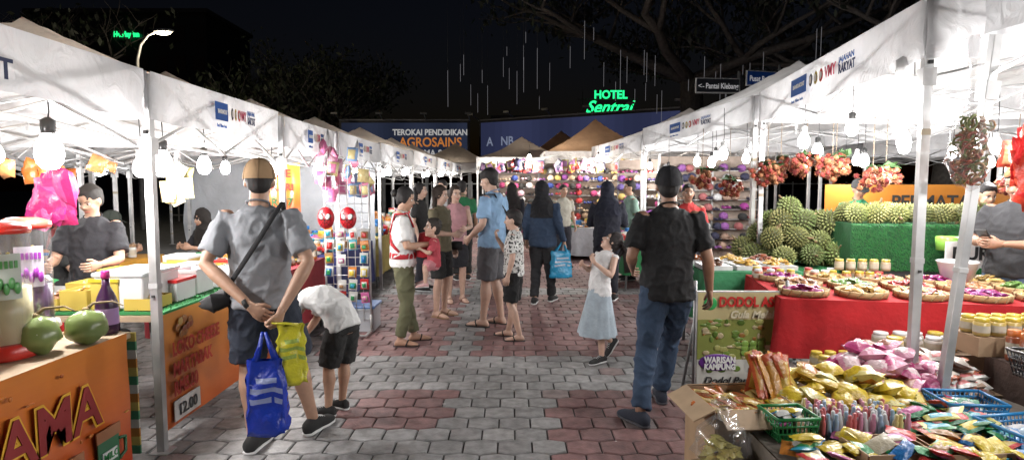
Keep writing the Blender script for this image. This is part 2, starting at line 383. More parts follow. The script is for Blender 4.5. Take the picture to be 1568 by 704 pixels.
def bag(name,c,w,d,h,col,col2,hand,yaw=0):
    b=B(name); c=V(c); m=Euler((0,0,rad(yaw))).to_matrix()
    n=28; vs=[];fs=[];cs=[]; rows=15
    for j in range(rows):
        t=j/(rows-1)
        for i in range(n):
            a=2*math.pi*i/n; ca,sa=math.cos(a),math.sin(a)
            e=.55; px=math.copysign(abs(ca)**e,ca)*w/2*(1-.14*t); py=math.copysign(abs(sa)**e,sa)*d/2*(1-.65*t*t)
            nn=.026*noise.noise(V((px*14,py*14+sa*2,t*6+w)))
            vs.append(c+m@V((px+nn,py+nn*1.2*(1 if sa>0 else -1),-h/2+h*t+.02*noise.noise(V((a,t*3,1))))))
    for j in range(rows-1):
        for i in range(n):
            k=(i+1)%n; fs.append((j*n+i,j*n+k,(j+1)*n+k,(j+1)*n+i)); cs.append(col2 if (6<=j<=8 and (18<=i<=24) and j!=7 and noise.noise(V((i*1.7,j*2.3,2)))>-.12) or (j==10 and 20<=i<=22) else col)
    fs.append(tuple(range(n-1,-1,-1))); cs.append(col)
    b.put(vs,fs,'wrap',cs,True)
    hd=V(hand)
    for q in(-1,1):
        for s in(-1,1):
            b.tube([c+m@V((q*w*.25,s*d*.12,h*.48)),lerp(c+V((0,0,h/2)),hd,.5)+m@V((q*w*.12,s*.01,0)),hd+V((q*.008,s*.006,0))],[.018,.012,.007],'wrap',col,6,.3,True,.35)
    return b.build()
bag('blue_plastic_bag',(-1.385,3.25,.42),.22,.13,.42,(.012,.04,.36),(.25,.3,.5),(-1.40,3.27,.78),yaw=8)
bag('yellow_plastic_bag',(-1.27,3.33,.64),.16,.11,.34,(.58,.54,.04),(.3,.4,.08),(-1.35,3.28,.83),yaw=20)
person('bending_child_in_white_shirt',-1.26,4.08,66,1.24,dict(pel=(0,-.12,.9),waist=(0,-.06,1.03),chest=(0,.14,1.13),neck=(0,.33,1.12),head=(0,.46,1.06),
    shR=(.17,.28,1.1),shL=(-.17,.28,1.1),elR=(.2,.38,.86),elL=(-.2,.38,.86),wrR=(.12,.48,.68),wrL=(-.12,.48,.68),hipR=(.085,-.12,.87),hipL=(-.085,-.12,.87),
    kneeR=(.1,-.04,.48),kneeL=(-.1,-.02,.48)),SK1,('short',(.012,.01,.01)),((.7,.7,.69),'short'),('shorts',(.02,.02,.02)),('shoe',(.02,.02,.02)),(0,-60,0),hs=1.1,g=1.1)
person('man_in_black_shirt',1.06,3.98,0,1.72,dict(ankL=(-.2,-.13,.09),kneeL=(-.13,.02,.49),ankR=(.05,.3,.09),kneeR=(.08,.22,.5),elL=(-.25,-.02,1.13),wrL=(-.2,.2,1.02),
    elR=(.255,-.05,1.12),wrR=(.3,.03,.875),footL=(-30,0)),SK2,('cap',(.014,.014,.017)),((.008,.008,.009),'short'),('pants',(.03,.055,.10)),('shoe',(.02,.025,.04),(.05,.05,.06)),(-8,0,0),g=1.05,vox=.010,hem=.09)
def ex_carrier(o,P,hp):
    red=(.42,.02,.03)
    for s in(-1,1):
        o.tube([(s*.12,.11,1.3),(s*.12,.05,1.45),(s*.11,-.09,1.44),(s*.03,-.125,1.28),(-s*.1,-.125,1.12),(-s*.15,-.05,1.03)],.026,'cloth',red,8,.3,True,.4)
    o.loft([(V((0,.0,1.02)),V((.178,0,0)),V((0,.14,0))),(V((0,0,.96)),V((.185,0,0)),V((0,.145,0)))],'cloth',red,20,.05)
    o.loft([(V((0,.26,1.22)),V((.12,0,0)),V((0,.08,0))),(V((0,.28,1.1)),V((.15,0,0)),V((0,.12,0))),(V((0,.24,.98)),V((.15,0,0)),V((0,.13,0)))],'cloth',red,16,.3)
person('woman_carrying_baby',-1.1,5.9,-75,1.58,dict(elR=(.25,.02,1.1),wrR=(.16,.28,1.12),elL=(-.25,.02,1.1),wrL=(-.16,.28,1.02),ankR=(.1,-.05,.09),ankL=(-.1,.12,.09),head=(0,.04,1.6)),
    SK1,('bun',(.012,.01,.01)),((.62,.62,.61),'short'),('pants',(.11,.11,.06)),('sandal',(.03,.02,.02)),(-10,-15,0),g=1.08,hands={'R':((-.6,.5,.1),(-.3,-1,0),(0,0,1),1.2)},extra=ex_carrier)
person('baby',-.78,5.84,100,.78,dict(pel=(0,0,.9),kneeR=(.2,.2,.86),kneeL=(-.2,.2,.86),ankR=(.2,.2,.5),ankL=(-.2,.2,.5),elR=(.25,.1,1.15),wrR=(.2,.3,1.25),elL=(-.25,.1,1.15),wrL=(-.2,.3,1.25),head=(0,.03,1.68)),
    SK3,('short',(.02,.015,.012)),((.42,.06,.08),'short'),('shorts',(.45,.18,.2)),('shoe',(.5,.3,.3)),(20,10,0),hs=1.75,g=1.15,z=.42)
person('boy_in_patterned_shirt',.02,6.1,78,1.34,dict(elR=(.2,.13,1.12),wrR=(.1,.26,1.36),elL=(-.24,-.03,1.12),wrL=(-.25,.03,.88),ankL=(-.1,-.1,.09),ankR=(.12,.1,.09)),
    SK3,('short',(.012,.01,.01)),((.62,.62,.6),'short',(.05,.05,.05)),('shorts',(.012,.012,.013)),('sandal',(.03,.03,.03)),(5,-5,0),hs=1.12,g=1.05,hands={'R':((-.4,.1,.9),(0,-1,0),(-1,0,0),1.6)})
def ex_bp(o,P,hp):
    o.tube([(-.1,.11,1.1),(-.1,.12,1.3),(-.11,.06,1.44),(-.1,-.08,1.44),(.05,-.14,1.25),(.16,-.1,1.1)],.018,'cloth',(.02,.02,.02),8,.3,True,.4)
    o.pillow((.16,-.14,1.05),(.2,.24,.12),(.02,.02,.022),None,Euler((rad(90),0,0)).to_matrix(),'cloth',seed=5)
person('man_in_blue_shirt',-.22,6.7,62,1.80,dict(elL=(-.25,-.02,1.13),wrL=(-.2,.17,.98),elR=(.25,0,1.13),wrR=(.16,.22,1.02),ankL=(-.11,.06,.09),ankR=(.1,-.05,.09),head=(0,.05,1.59)),
    SK3,('short',(.012,.01,.01)),((.24,.39,.58),'short'),('shorts',(.11,.11,.12)),('sandal',(.03,.03,.03)),(10,-18,0),g=1.12,extra=ex_bp)
def ex_tote(o,P,hp):
    o.tube([(-.17,.0,1.42),(-.2,.03,1.2),(-.24,.06,1.0)],.008,'cloth',BLACK,6)
    o.pillow((-.25,.06,.92),(.12,.26,.2),(.02,.02,.02),None,Euler((0,rad(85),0)).to_matrix(),'cloth',seed=9)
person('woman_in_olive_top',-.88,7.2,-115,1.60,dict(elR=(.22,.05,1.12),wrR=(.1,.25,1.1)),SK3,('long',(.03,.018,.012)),((.15,.13,.08),'short'),('shorts',(.02,.02,.02)),('sandal',(.25,.15,.08)),(10,-10,0),extra=ex_tote)
person('woman_in_pink_top',-.78,8.1,-160,1.60,dict(elL=(-.22,.05,1.12),wrL=(-.1,.22,1.1)),SK3,('long',(.03,.018,.012)),((.45,.24,.26),'none'),('shorts',(.02,.02,.025)),('sandal',(.2,.1,.08)),(10,-5,0),vox=.015)
person('man_in_green_shirt',-.85,10.0,10,1.68,None,SK2,('short',(.012,.01,.01)),((.02,.15,.06),'short'),('pants',(.02,.02,.02)),vox=.016)
person('woman_in_denim_jacket',.42,8.0,-15,1.66,dict(ankL=(-.1,-.1,.09),ankR=(.1,.15,.09),wrR=(.3,.05,.86)),SK1,('hijab',(.012,.012,.015)),((.025,.045,.085),'long'),('pants',(.02,.02,.022)),('shoe',(.02,.02,.02)),(-30,0,0),g=1.12,vox=.014,hem=.12)
bag('cyan_shopping_bag',(.66,7.9,.55),.3,.14,.36,(.02,.25,.45),(.35,.42,.5),(.7,8.0,.86),yaw=10)
person('woman_in_navy_hijab',1.33,8.2,-10,1.66,dict(elR=(.25,.1,1.1),wrR=(.2,.28,1.1),elL=(-.25,.1,1.1),wrL=(-.15,.28,1.1)),SK1,('hijab',(.012,.014,.028)),((.02,.022,.035),'long'),('pants',(.02,.02,.03)),('shoe',(.02,.02,.02)),g=1.15,vox=.014,hem=.15)
def ex_girl(o,P,hp):
    for i in range(18):
        a=(i/17-.5)*2; o.tube([hp(a*.06,-.07,.06),hp(a*.085,-.13,.04),V(hp(a*.09,-.16,.0))+V((0,-.06,-.08)),V(hp(a*.1,-.17,-.03))+V((a*.02,-.10,-.26))],[.02,.024,.02,.005],'matte',(.02,.012,.01),6)
person('girl_in_white_top',.83,5.32,118,1.20,dict(pel=(0,.05,.93),waist=(0,.05,1.06),chest=(0,.0,1.27),neck=(0,-.07,1.44),head=(0,-.13,1.56),
    hipR=(.085,.04,.9),hipL=(-.085,.04,.9),kneeL=(-.08,.1,.49),ankL=(-.07,.06,.09),kneeR=(.12,.05,.47),ankR=(.13,-.24,.2),footR=(5,-50),
    shR=(.165,-.06,1.39),shL=(-.165,-.06,1.39),elL=(-.25,.06,1.16),wrL=(-.12,.22,1.32),elR=(.27,.02,1.16),wrR=(.17,.2,1.26)),
    SK3,('pony',(.014,.01,.01)),((.65,.65,.65),'none'),('skirt',(.33,.39,.44),.36),('shoe',(.02,.02,.02),(.6,.6,.6)),(-25,38,12),hs=1.18,g=1.0,extra=ex_girl,
    hands={'L':((.4,.3,.8),(0,-1,0),(1,0,0),1.3)})
person('drink_vendor',-3.25,4.55,-170,1.60,dict(elR=(.24,.1,1.12),wrR=(.18,.3,1.1),elL=(-.24,.1,1.12),wrL=(-.18,.3,1.1)),SK1,('short',(.015,.012,.01)),((.02,.02,.024),'short'),('pants',(.02,.02,.03)),head=(-10,-28,0),g=1.08)
SIT=dict(pel=(0,0,.55),waist=(0,.02,.68),chest=(0,.06,.9),neck=(0,.09,1.08),head=(0,.13,1.22),hipR=(.09,0,.5),hipL=(-.09,0,.5),kneeR=(.14,.42,.5),kneeL=(-.14,.42,.5),
    ankR=(.14,.4,.09),ankL=(-.14,.4,.09),shR=(.175,.07,1.03),shL=(-.175,.07,1.03),elR=(.25,.16,.8),elL=(-.25,.16,.8),wrR=(.12,.36,.85),wrL=(-.12,.36,.85))
def stool(x,y):
    b=B('plastic_stool'); b.lathe((x,y,.4),[(.16,0),(.165,.01),(.16,.03),(.05,.032)],'gloss',(.5,.03,.03),16)
    for a in range(4):
        t=a*math.pi/2+.78; b.tube([(x+.12*math.cos(t),y+.12*math.sin(t),.41),(x+.19*math.cos(t),y+.19*math.sin(t),0)],.018,'gloss',(.5,.03,.03),8)
    b.build()
for i,(x,y,yw,c,hr) in enumerate([(-4.6,5.9,-60,(.02,.02,.02),'short'),(-4.9,7.0,-30,(.03,.03,.04),'cap'),(-4.0,7.8,150,(.02,.02,.025),'hijab'),(-6.4,8.2,-70,(.25,.05,.05),'short'),(-6.0,6.4,-100,(.3,.3,.28),'short')]):
    person('seated_person',x,y,yw,1.66,SIT,SK1,(hr,(.015,.012,.01)) if hr!='cap' else ('cap',(.05,.06,.05)),(c,'short'),('pants',(.03,.03,.05)),head=(0,-15,0),vox=.016,z=.0)
    stool(x,y)
person('man_in_red_shirt',2.3,7.7,170,1.62,None,SK2,('short',(.012,.01,.01)),((.4,.03,.03),'short'),('pants',(.02,.02,.03)),vox=.015)
person('durian_vendor',4.35,7.4,175,1.68,dict(elR=(.24,.1,1.12),wrR=(.18,.3,1.0)),SK2,('cap',(.03,.03,.03)),((.02,.18,.08),'short'),('pants',(.02,.02,.03)),head=(0,-20,0),vox=.015)
person('vendor_in_white_shirt',4.75,5.9,150,1.62,None,SK1,('short',(.012,.01,.01)),((.5,.5,.5),'short'),('pants',(.02,.02,.03)),head=(20,-20,0),vox=.015)
def ex_phone(o,P,hp): o.box((.03,.38,1.2),(.075,.012,.15),'gloss',(.02,.02,.02),Euler((rad(-50),0,0)).to_matrix())
person('man_holding_phone',4.05,4.72,115,1.74,dict(elR=(.25,.05,1.13),wrR=(.1,.3,1.15),elL=(-.25,.05,1.13),wrL=(-.05,.3,1.14)),SK2,('short',(.03,.03,.03)),((.03,.03,.033),'short'),('pants',(.07,.11,.18)),('shoe',(.05,.05,.05)),(0,-25,0),g=1.15,extra=ex_phone)
far=[('long',-.95,11.6,180,(.5,.3,.3)),('short',-.35,12.4,0,(.05,.05,.05)),('short',-1.25,10.6,160,(.3,.3,.3)),('short',1.0,11.5,200,(.4,.38,.32)),('hijab',.0,11.0,0,(.02,.02,.03)),('short',2.0,10.0,100,(.2,.3,.25)),('long',-1.4,9.0,-100,(.02,.02,.02))]
for hk,x,y,yw,c in far:
    person('market_visitor',x,y,yw,1.58+R.random()*.14,None,R.choice([SK1,SK2,SK3]),(hk,(.015,.012,.012)),(c,'short' if hk!='hijab' else 'long'),(R.choice(['pants','shorts']) if hk!='hijab' else 'pants',(.03,.03,.04)),vox=.02)

# ------------------------------------------------------------------ ground
g=B('ground'); g.quad([(-150,-60,-.03),(150,-60,-.03),(150,260,-.03),(-150,260,-.03)],'road',(.05,.05,.052)); g.build()
pv=B('paver_pavement'); W_,H_=.212,.186; e=.028; gp=.0055
def inset(pts,c,d): 
    return [(c[0]+(p[0]-c[0])*(1-d/ (W_/2)),c[1]+(p[1]-c[1])*(1-d/(H_/2))) for p in pts]
for r in range(int(27/H_)):
    y0=-1.5+r*H_; 
    for q in range(int(13.5/W_)):
        x0=-5.6+q*W_+(W_/2 if r%2 else 0)
        if y0>1.2 and abs(x0)>y0*.98+1: continue
        w=W_/2;h=H_/2
        P6=[(-w,-h+e/2),(0,-h-e/2),(w,-h+e/2),(w,h-e/2),(0,h+e/2),(-w,h-e/2)]
        pts=[(x0+a,y0+b) for a,b in P6]
        tl=R.gauss(0,.0016)
        lo=inset(pts,(x0,y0),gp); hi=inset(pts,(x0,y0),gp+.007)
        vs=[(a,b,-.025) for a,b in lo]+[(a,b,-.006+tl) for a,b in lo]+[(a,b,tl+R.gauss(0,.0007)) for a,b in hi]
        fs=[(i,(i+1)%6,(i+1)%6+6,i+6) for i in range(6)]+[(i+6,(i+1)%6+6,(i+1)%6+12,i+12) for i in range(6)]+[(12,13,14,15,16,17)]
        grey = (4.6<y0<5.45) or (y0<5.45 and x0<-1.15) or (-.42<x0<.25 and y0<4.6) or (y0<3.75 and x0<.0) or (x0<-1.85) or (8.6<y0<9.2) or (-.62<x0<-.3 and 5.45<y0<20)
        k=.78+R.random()*.38
        if grey: c=(.235*k,.23*k,.228*k) if R.random()>.04 else (.2*k,.15*k,.145*k)
        else: c=(.205*k,.112*k,.108*k) if R.random()>.08 else (.19*k,.15*k,.145*k)
        pv.put(vs,fs,'paver',c)
pv.build()
jb=B('paver_joint_sand'); jb.quad([(-7,-3,-.012),(9,-3,-.012),(9,27,-.012),(-7,27,-.012)],'road',(.04,.036,.033)); jb.build()
lt=B('ground_litter')
for i in range(60):
    x=R.uniform(-2,2.2); y=R.uniform(3.4,12); s=R.uniform(.006,.018); a=R.uniform(0,6)
    lt.put([(x+s*math.cos(a+t),y+s*math.sin(a+t)*.6,.006) for t in(0,1.3,2.9,4.4)],[(0,1,2,3)],'matte',R.choice([(.5,.5,.48),(.1,.08,.05),(.4,.3,.1),(.15,.1,.05)]))
lt.build()

# ------------------------------------------------------------------ tents
BLUE=(.01,.08,.32)
def tent(corner,ang,L,W,side,eave=2.25,peak=2.85,tint=(.6,.58,.56),logo=True,skip=(),vh=.27):
    par=empty('canopy_tent'); b=B('canvas_and_frame'); c=V((corner[0],corner[1],0))
    u=V((math.sin(ang),math.cos(ang),0)); v=V((side*math.cos(ang),-side*math.sin(ang),0))
    P=lambda a,q,z: c+u*a+v*q+V((0,0,z))
    n=24; vs=[];fs=[]; sd=corner[1]
    for j in range(n+1):
        for i in range(n+1):
            a=i/n;q=j/n; m=max(abs(2*a-1),abs(2*q-1)); gg=(1-m)
            zz=eave+(peak-eave)*(gg**1.12) -.06*math.sin(math.pi*min(1,gg*1.0))*(1-abs(abs(2*a-1)-abs(2*q-1)))+.02*noise.noise(V((a*7,q*7,sd)))
            vs.append(P(a*L,q*W,zz))
    for j in range(n):
        for i in range(n): k=j*(n+1)+i; fs.append((k,k+1,k+n+2,k+n+1))
    b.put(vs,fs,'canvas',tint,True)
    wv=(.58,.58,.59)
    for (a0,q0,a1,q1,nx,ny) in((0,0,L,0,0,-1),(0,W,L,W,0,1),(0,0,0,W,-1,0),(L,0,L,W,1,0)):
        m=30; vs=[]
        for i in range(m+1):
            t=i/m
            for j in range(4):
                zz=eave-vh*j/3-(.012*abs(math.sin(t*math.pi*3)) if j==3 else 0)
                o=.012+.012*noise.noise(V((t*9,j*1.2,sd+q0+a0)))*(j)
                vs.append(P(a0+(a1-a0)*t+nx*o,q0+(q1-q0)*t+ny*o,zz+.004))
        fs=[]
        for i in range(m):
            for j in range(3): k=i*4+j; fs.append((k,k+4,k+5,k+1))
        b.put(vs,fs,'canvas',wv,True)
    fr=(.5,.5,.5)
    rt=Matrix((u,v,V((0,0,1)))).transposed()
    for ia,a in enumerate((.03,L-.03)):
        for iq,q in enumerate((.03,W-.03)):
            if (ia,iq) in skip: continue
            b.box(P(a,q,eave/2),(.045,.045,eave-.01),'metal',fr,rt)
            b.box(P(a,q,.005),(.11,.11,.01),'metal',fr,rt)
            b.box(P(a,q,eave-.42),(.07,.07,.1),'gloss',(.55,.55,.55),rt); b.box(P(a,q,eave*.45),(.052,.052,.03),'gloss',(.45,.45,.45),rt)
            b.box(P(a,q,eave-.34)+V((0,-.028,0)),(.02,.02,.02),'matte',(.05,.05,.05),rt); b.box(P(a,q,eave*.45-.06)+V((0,-.026,0)),(.014,.014,.014),'matte',(.05,.05,.05),rt)
            for zz in(.3,.9,1.5,1.9):
                if (zz*7+a)%2>.9 and zz<eave-.5: b.box(P(a,q,zz),(.0475,.0475,.035),'matte',(.35,.3,.22),rt)
    def bar(p,q): b.tube([p,q],.011,'metal',fr,6)
    z1,z0=eave-.06,eave-.42
    for q in(.03,W-.03):
        for s in range(2):
            a0,a1=.03+s*(L-.06)/2,.03+(s+1)*(L-.06)/2; bar(P(a0,q,z1),P(a1,q,z0)); bar(P(a0,q,z0),P(a1,q,z1))
    for a in(.03,L-.03):
        for s in range(2):
            q0,q1=.03+s*(W-.06)/2,.03+(s+1)*(W-.06)/2; bar(P(a,q0,z1),P(a,q1,z0)); bar(P(a,q0,z0),P(a,q1,z1))
    for (a,q) in((L/2,.03),(L/2,W-.03),(.03,W/2),(L-.03,W/2)): bar(P(a,q,z1),P(L/2,W/2,eave+.05)); bar(P(a,q,z0),P(L/2,W/2,eave-.2))
    b.tube([P(L/2,W/2,eave-.25),P(L/2,W/2,peak-.02)],.02,'metal',fr,8)
    b.build(par)
    if logo:
        rz=90-math.degrees(ang) if side<0 else -90-math.degrees(ang)
        def at(t,z):
            a=t if side<0 else L-t
            return P(a,-.045,z)
        s=vh/.27
        zt=eave-.13*s
        lg=B('logo_panel')
        def panel(t,w,h,col,zc=None,kd='matte'):
            zc=zc or zt
            p0,p1=at(t,zc-h/2),at(t+w,zc-h/2); lg.quad([p0,p1,p1+V((0,0,h)),p0+V((0,0,h))],kd,col)
        rel=L/3.0
        panel(L*.36,.30*s*rel,.125*s,BLUE)
        text(par,'BANKRAKYAT',at(L*.36+.05*s*rel,zt-.015)-v*.004,.042*s,(90,0,rz),(.8,.8,.8),off=.001,sx=rel*.8)
        text(par,'Bank Pilihan Anda',at(L*.36+.02,zt-.11*s),.035*s,(90,0,rz),BLUE,sx=.9*rel)
        t=L*.36+.35*s*rel
        for cc in((.05,.05,.06),(.4,.3,.05),(.5,.04,.03)):
            c0=at(t+.035,zt); q=[]
            for i in range(10):
                aa=i*math.pi*2/10; q.append(c0+(at(1,0)-at(0,0))*(.032*s*rel*math.cos(aa))+V((0,0,.045*s*math.sin(aa))))
            lg.put(q,[tuple(range(10))],'matte',cc)
            c0=c0-v*.003; q=[c0+(at(1,0)-at(0,0))*(.018*s*rel*math.cos(i*.63))+V((0,0,.026*s*math.sin(i*.63))) for i in range(10)]; lg.put(q,[tuple(range(10))],'matte',(.55,.5,.45)); t+=.085*s*rel
        text(par,'VMY',at(t,zt-.03*s),.1*s,(90,0,rz),(.5,.03,.08),off=.003,sx=.8*rel); t+=.2*s*rel
        text(par,'JAJAHAN',at(t,zt+.02*s),.05*s,(90,0,rz),BLUE,off=.001,sx=rel)
        text(par,'RAKYAT',at(t,zt-.045*s),.075*s,(90,0,rz),(.01,.02,.08),off=.003,sx=.75*rel)
        lg.build(par)
    return par
TB=(.56,.48,.40)
tn=tent((-2.08,.7),0,2.66,3.0,-1,2.25,2.80,TB,False,skip=((1,0),))
text(tn,'JAJAHAN',(-2.03,2.03,2.125),.085,(90,0,90),(.01,.03,.12),off=.001); text(tn,'RAKYAT',(-2.03,2.0,2.03),.115,(90,0,90),(.01,.02,.08),off=.003)
tent((-2.08,3.42),0,1.85,2.9,-1,2.25,2.82,TB,skip=((1,0),))
tent((-2.05,5.32),0,1.45,2.9,-1,2.22,2.75,TB,skip=((1,0),))
tent((-2.0,6.82),.0,2.1,2.9,-1,2.22,2.75,TB,skip=((1,0),))
tent((-2.0,9.0),.02,2.6,2.9,-1,2.25,2.8,TB)
tent((-1.95,11.7),.03,2.8,2.9,-1,2.3,2.9,TB); tent((-1.85,14.6),.03,2.8,2.9,-1,2.3,2.9,TB); tent((-1.8,17.6),.03,2.8,2.9,-1,2.3,2.95,TB)
TW=(.58,.575,.57)
tent((2.46,.0),0,3.12,3.2,1,2.6,3.4,TW,False,vh=.22,skip=((1,0),))
tent((2.27,3.3),.14,3.3,3.4,1,2.62,3.2,TW,vh=.32)
tent((2.74,6.75),-.10,3.9,3.4,1,2.62,3.45,TW,vh=.3)
tent((2.4,11.0),-.12,3.6,3.4,1,2.55,3.3,TW,vh=.3)
TO=(.56,.36,.22)
tent((.8,14.6),0,3,2.9,1,2.45,3.4,TO,False); tent((3.0,15.6),0,3,3.0,1,2.5,3.5,TO,False); tent((-1.0,16.6),0,3,2.6,1,2.4,3.1,TB,False); tent((.2,19),0,3,3.0,1,2.5,3.5,TO,False); tent((-3.6,20.6),.0,3,3,1,2.4,3.2,TB,False)
for (x,y) in((-9,6.0),(-9.2,9.6),(-9.4,13.2),(-6.4,17)): tent((x+3,y),0,3,3,-1,2.2,2.8,TB,False)
for (x,y) in((7.2,5.5),(7.4,9.2),(7.0,13)): tent((x,y),0,3.3,3.3,1,2.5,3.4,TW,False)
lp=B('leaning_tent_leg'); lr=Euler((0,rad(5.4),0)).to_matrix(); lc=V((2.42,3.14,1.25))
lp.box(lc,(.045,.045,2.5),'metal',(.5,.5,.5),lr); lp.box(lc+lr@V((0,0,.85)),(.075,.075,.1),'gloss',(.5,.5,.5),lr); lp.box(lc+lr@V((0,0,-.1)),(.052,.052,.03),'gloss',(.5,.5,.5),lr)
lp.box((lc+lr@V((0,0,-1.25))),(.11,.11,.012),'metal',(.5,.5,.5)); lp.build(bevel=.004)

# ------------------------------------------------------------------ bulbs
PW=1.5
def bulb(x,y,z,lit=True,power=42,top=2.3,big=1,cool=(1,.98,.965)):
    b=B('hanging_light_bulb'); k=big*1.2
    prof=[(.004,-.062*k),(.022*k,-.058*k),(.036*k,-.04*k),(.042*k,-.012*k),(.038*k,.018*k),(.026*k,.042*k),(.018*k,.055*k)]
    b.lathe((x,y,z),prof,'emit30' if lit else 'clear',(1,.985,.96) if lit else (.6,.6,.6),14)
    b.lathe((x,y,z),[(.019*k,.055*k),(.022*k,.06*k),(.022*k,.1*k),(.01,.11*k)],'gloss',(.6,.6,.6) if R.random()>.5 else (.03,.03,.03),12)
    b.tube([(x,y,z+.1*k),(x+.01,y,z+.2),(x,y,max(top,z+.25))],.004,'matte',(.03,.03,.03),5)
    bo=b.build()
    if lit and power:
        l=bpy.data.lights.new('bulb_light','POINT'); l.energy=power*PW; l.color=cool; l.shadow_soft_size=.06
        o=bpy.data.objects.new('bulb_light',l); o.location=(x,y,z-.075*k-.07); COL.objects.link(o); o.parent=bo
for x,y,z,p,bg in[(-2.6,1.5,1.9,60,1),(-2.38,3.05,1.78,42,1.3),(-3.3,2.6,1.95,0,1),(-2.45,4.15,1.76,42,1.3),(-2.95,4.7,1.75,0,1.1),(-2.6,5.0,1.78,40,1.1),(-2.4,5.9,1.76,42,1.1),(-3.1,6.4,1.8,0,1),(-2.5,7.6,1.8,42,1.1),(-3.3,8.4,1.8,0,1),
    (-2.4,9.6,1.85,50,1),(-2.4,11.0,1.85,0,1),(-2.3,12.6,1.9,60,1),(-2.3,15.4,1.9,55,1),(-4.0,4.6,1.85,30,1),(-4.3,3.2,1.8,30,1),(-2.2,18,1.95,55,1),(-7.5,7.5,1.85,50,1),(-7.8,11,1.85,50,1),(-8,14.5,1.9,50,1),(-5.6,5.5,1.9,30,1),(-6,18,1.9,50,1),
    (-2.2,8.3,1.8,0,1),(-2.15,10.3,1.85,0,1),(-2.1,11.8,1.9,0,1),(-2.0,14,1.9,0,1),(-1.95,16.5,1.95,0,1),(-2.7,6.9,1.78,0,1),(-5.3,7.6,1.8,0,1),(-6.2,9,1.85,0,1),(-7,6.6,1.85,0,1),(-3.6,3.6,1.8,0,1),(-2.15,6.6,1.74,0,1.1)]:
    bulb(x,y,z,True,p,2.2,bg)
for x,y,z,p,bg in[(2.9,1.2,2.1,70,1),(3.4,2.6,2.15,55,1),(2.30,3.52,2.16,36,1.5),(3.0,4.6,2.08,46,1.1),(3.75,4.2,2.1,40,1.1),(3.2,5.6,2.15,42,1.1),(2.9,5.9,2.05,0,1.1),(3.9,5.9,2.0,40,1.1),(4.5,5.2,2.0,0,1.1),(4.9,6.0,2.0,40,1.1),(3.1,7.6,2.1,42,1.1),(2.9,8.6,1.95,0,1.1),(3.6,7.3,1.9,40,1.1),
    (4.6,7.9,1.95,30,1.1),(3.0,9.6,2.0,45,1.1),(3.4,9.9,2.1,0,1.1),(2.7,11.6,2.0,50,1),(2.6,13,2.0,45,1),(3.5,12.2,2.0,0,1),(0.4,13.6,2.25,75,1),(2.0,13.7,2.25,75,1),(3.3,15.0,2.1,0,1),(-.3,16,2.1,60,1),(1.2,15.4,2.1,60,1),(1.4,18.3,2.2,60,1),(-2.2,20.6,2.1,50,1),
    (8.4,7,2.1,60,1),(8.6,11,2.1,60,1),(5.9,7.3,1.9,0,1),(5.4,9.6,1.95,35,1),(2.8,10.6,1.9,0,1),(3.2,8.1,1.98,0,1),(3.4,6.6,2.0,0,1.1),(4.1,6.9,1.9,0,1.1),(5.2,7.0,2.0,0,1),(2.6,7.3,2.0,0,1.1),(2.75,4.1,2.15,0,1.1),(3.3,5.0,1.98,0,1.1)]:
    bulb(x,y,z,True,p,2.55,bg,(1,.98,.965) if y<13 else (1,.9,.78))
bulb(2.72,3.1,2.05,False,0,2.5,1.2)

# ------------------------------------------------------------------ background
def leafy_tree(name,base,th,H,spread,nleaf,seed,col=(.018,.026,.013),lsz=.15):
    rr=random.Random(seed); b=B(name); base=V(base)
    tips=[]
    def br(p,d,ln,r,dep):
        pts=[p];q=p
        dd=d.copy()
        for i in range(4):
            dd=(dd+V((rr.gauss(0,.13),rr.gauss(0,.13),rr.gauss(0,.1)+(.03 if dep>0 else 0)))).normalized(); q=q+dd*ln/4; pts.append(q)
        b.tube(pts,[r,r*.88,r*.76,r*.65,r*.5],'bark',(.09,.08,.075),8 if dep<2 else 5)
        if dep>=2: tips.extend(pts[1:])
        if dep<4:
            for i in range(4 if dep<2 else 3):
                t=pts[rr.choice([2,3,4,4])]; a=rr.uniform(0,6.28); el=rr.uniform(.15,.6)
                nd=(dd*.55+V((math.cos(a)*.8,math.sin(a)*.8,el*.6))).normalized(); br(t,nd,ln*rr.uniform(.6,.8),r*.5,dep+1)
    t0=base+V((0,0,th)); b.tube([base,base+V((0,0,th*.1)),base+V((.1,0,th*.5)),t0],[H*.06,H*.045,H*.038,H*.034],'bark',(.1,.09,.08),12)
    for i in range(5):
        a=i*1.26+rr.random()*.6; br(t0,V((math.cos(a)*spread,math.sin(a)*spread,.5)).normalized(),H*.33,H*.02,0)
    for i in range(nleaf):
        t=rr.choice(tips)+V((rr.gauss(0,.4),rr.gauss(0,.4),rr.gauss(0,.25))); m=Euler((rr.uniform(0,6),rr.uniform(0,6),rr.uniform(0,6))).to_matrix(); s=lsz*rr.uniform(.6,1.4); k=rr.uniform(.5,1.4)
        b.quad([t+m@V((-s,0,0)),t+m@V((0,-s*.45,0)),t+m@V((s,0,0)),t+m@V((0,s*.45,0))],'leaf',tuple(c*k for c in col))
    return b.build()
leafy_tree('rain_tree',(7.2,24,0),5.8,13,1.5,6500,3,(.03,.04,.025))
leafy_tree('rain_tree',(14,19,0),5.2,12,1.5,5000,5,(.03,.04,.025))
leafy_tree('rain_tree',(-12,34,0),3.5,11,1.0,5000,8,(.03,.04,.02))
leafy_tree('rain_tree',(-24,26,0),3.5,11,1.1,3500,11)
ml=B('hanging_icicle_lights')
for i in range(48):
    x=R.uniform(-2.3,12); y=R.uniform(18,24); z=R.uniform(5.0,6.8); l=R.uniform(.3,1.3)
    ml.tube([(x,y,z),(x,y,z-l)],.0045,'emit0.4',(.6,.58,.62),5); ml.tube([(x,y,z),(x,y,z+2.5)],.003,'matte',(.03,.03,.03),4)
ml.build()
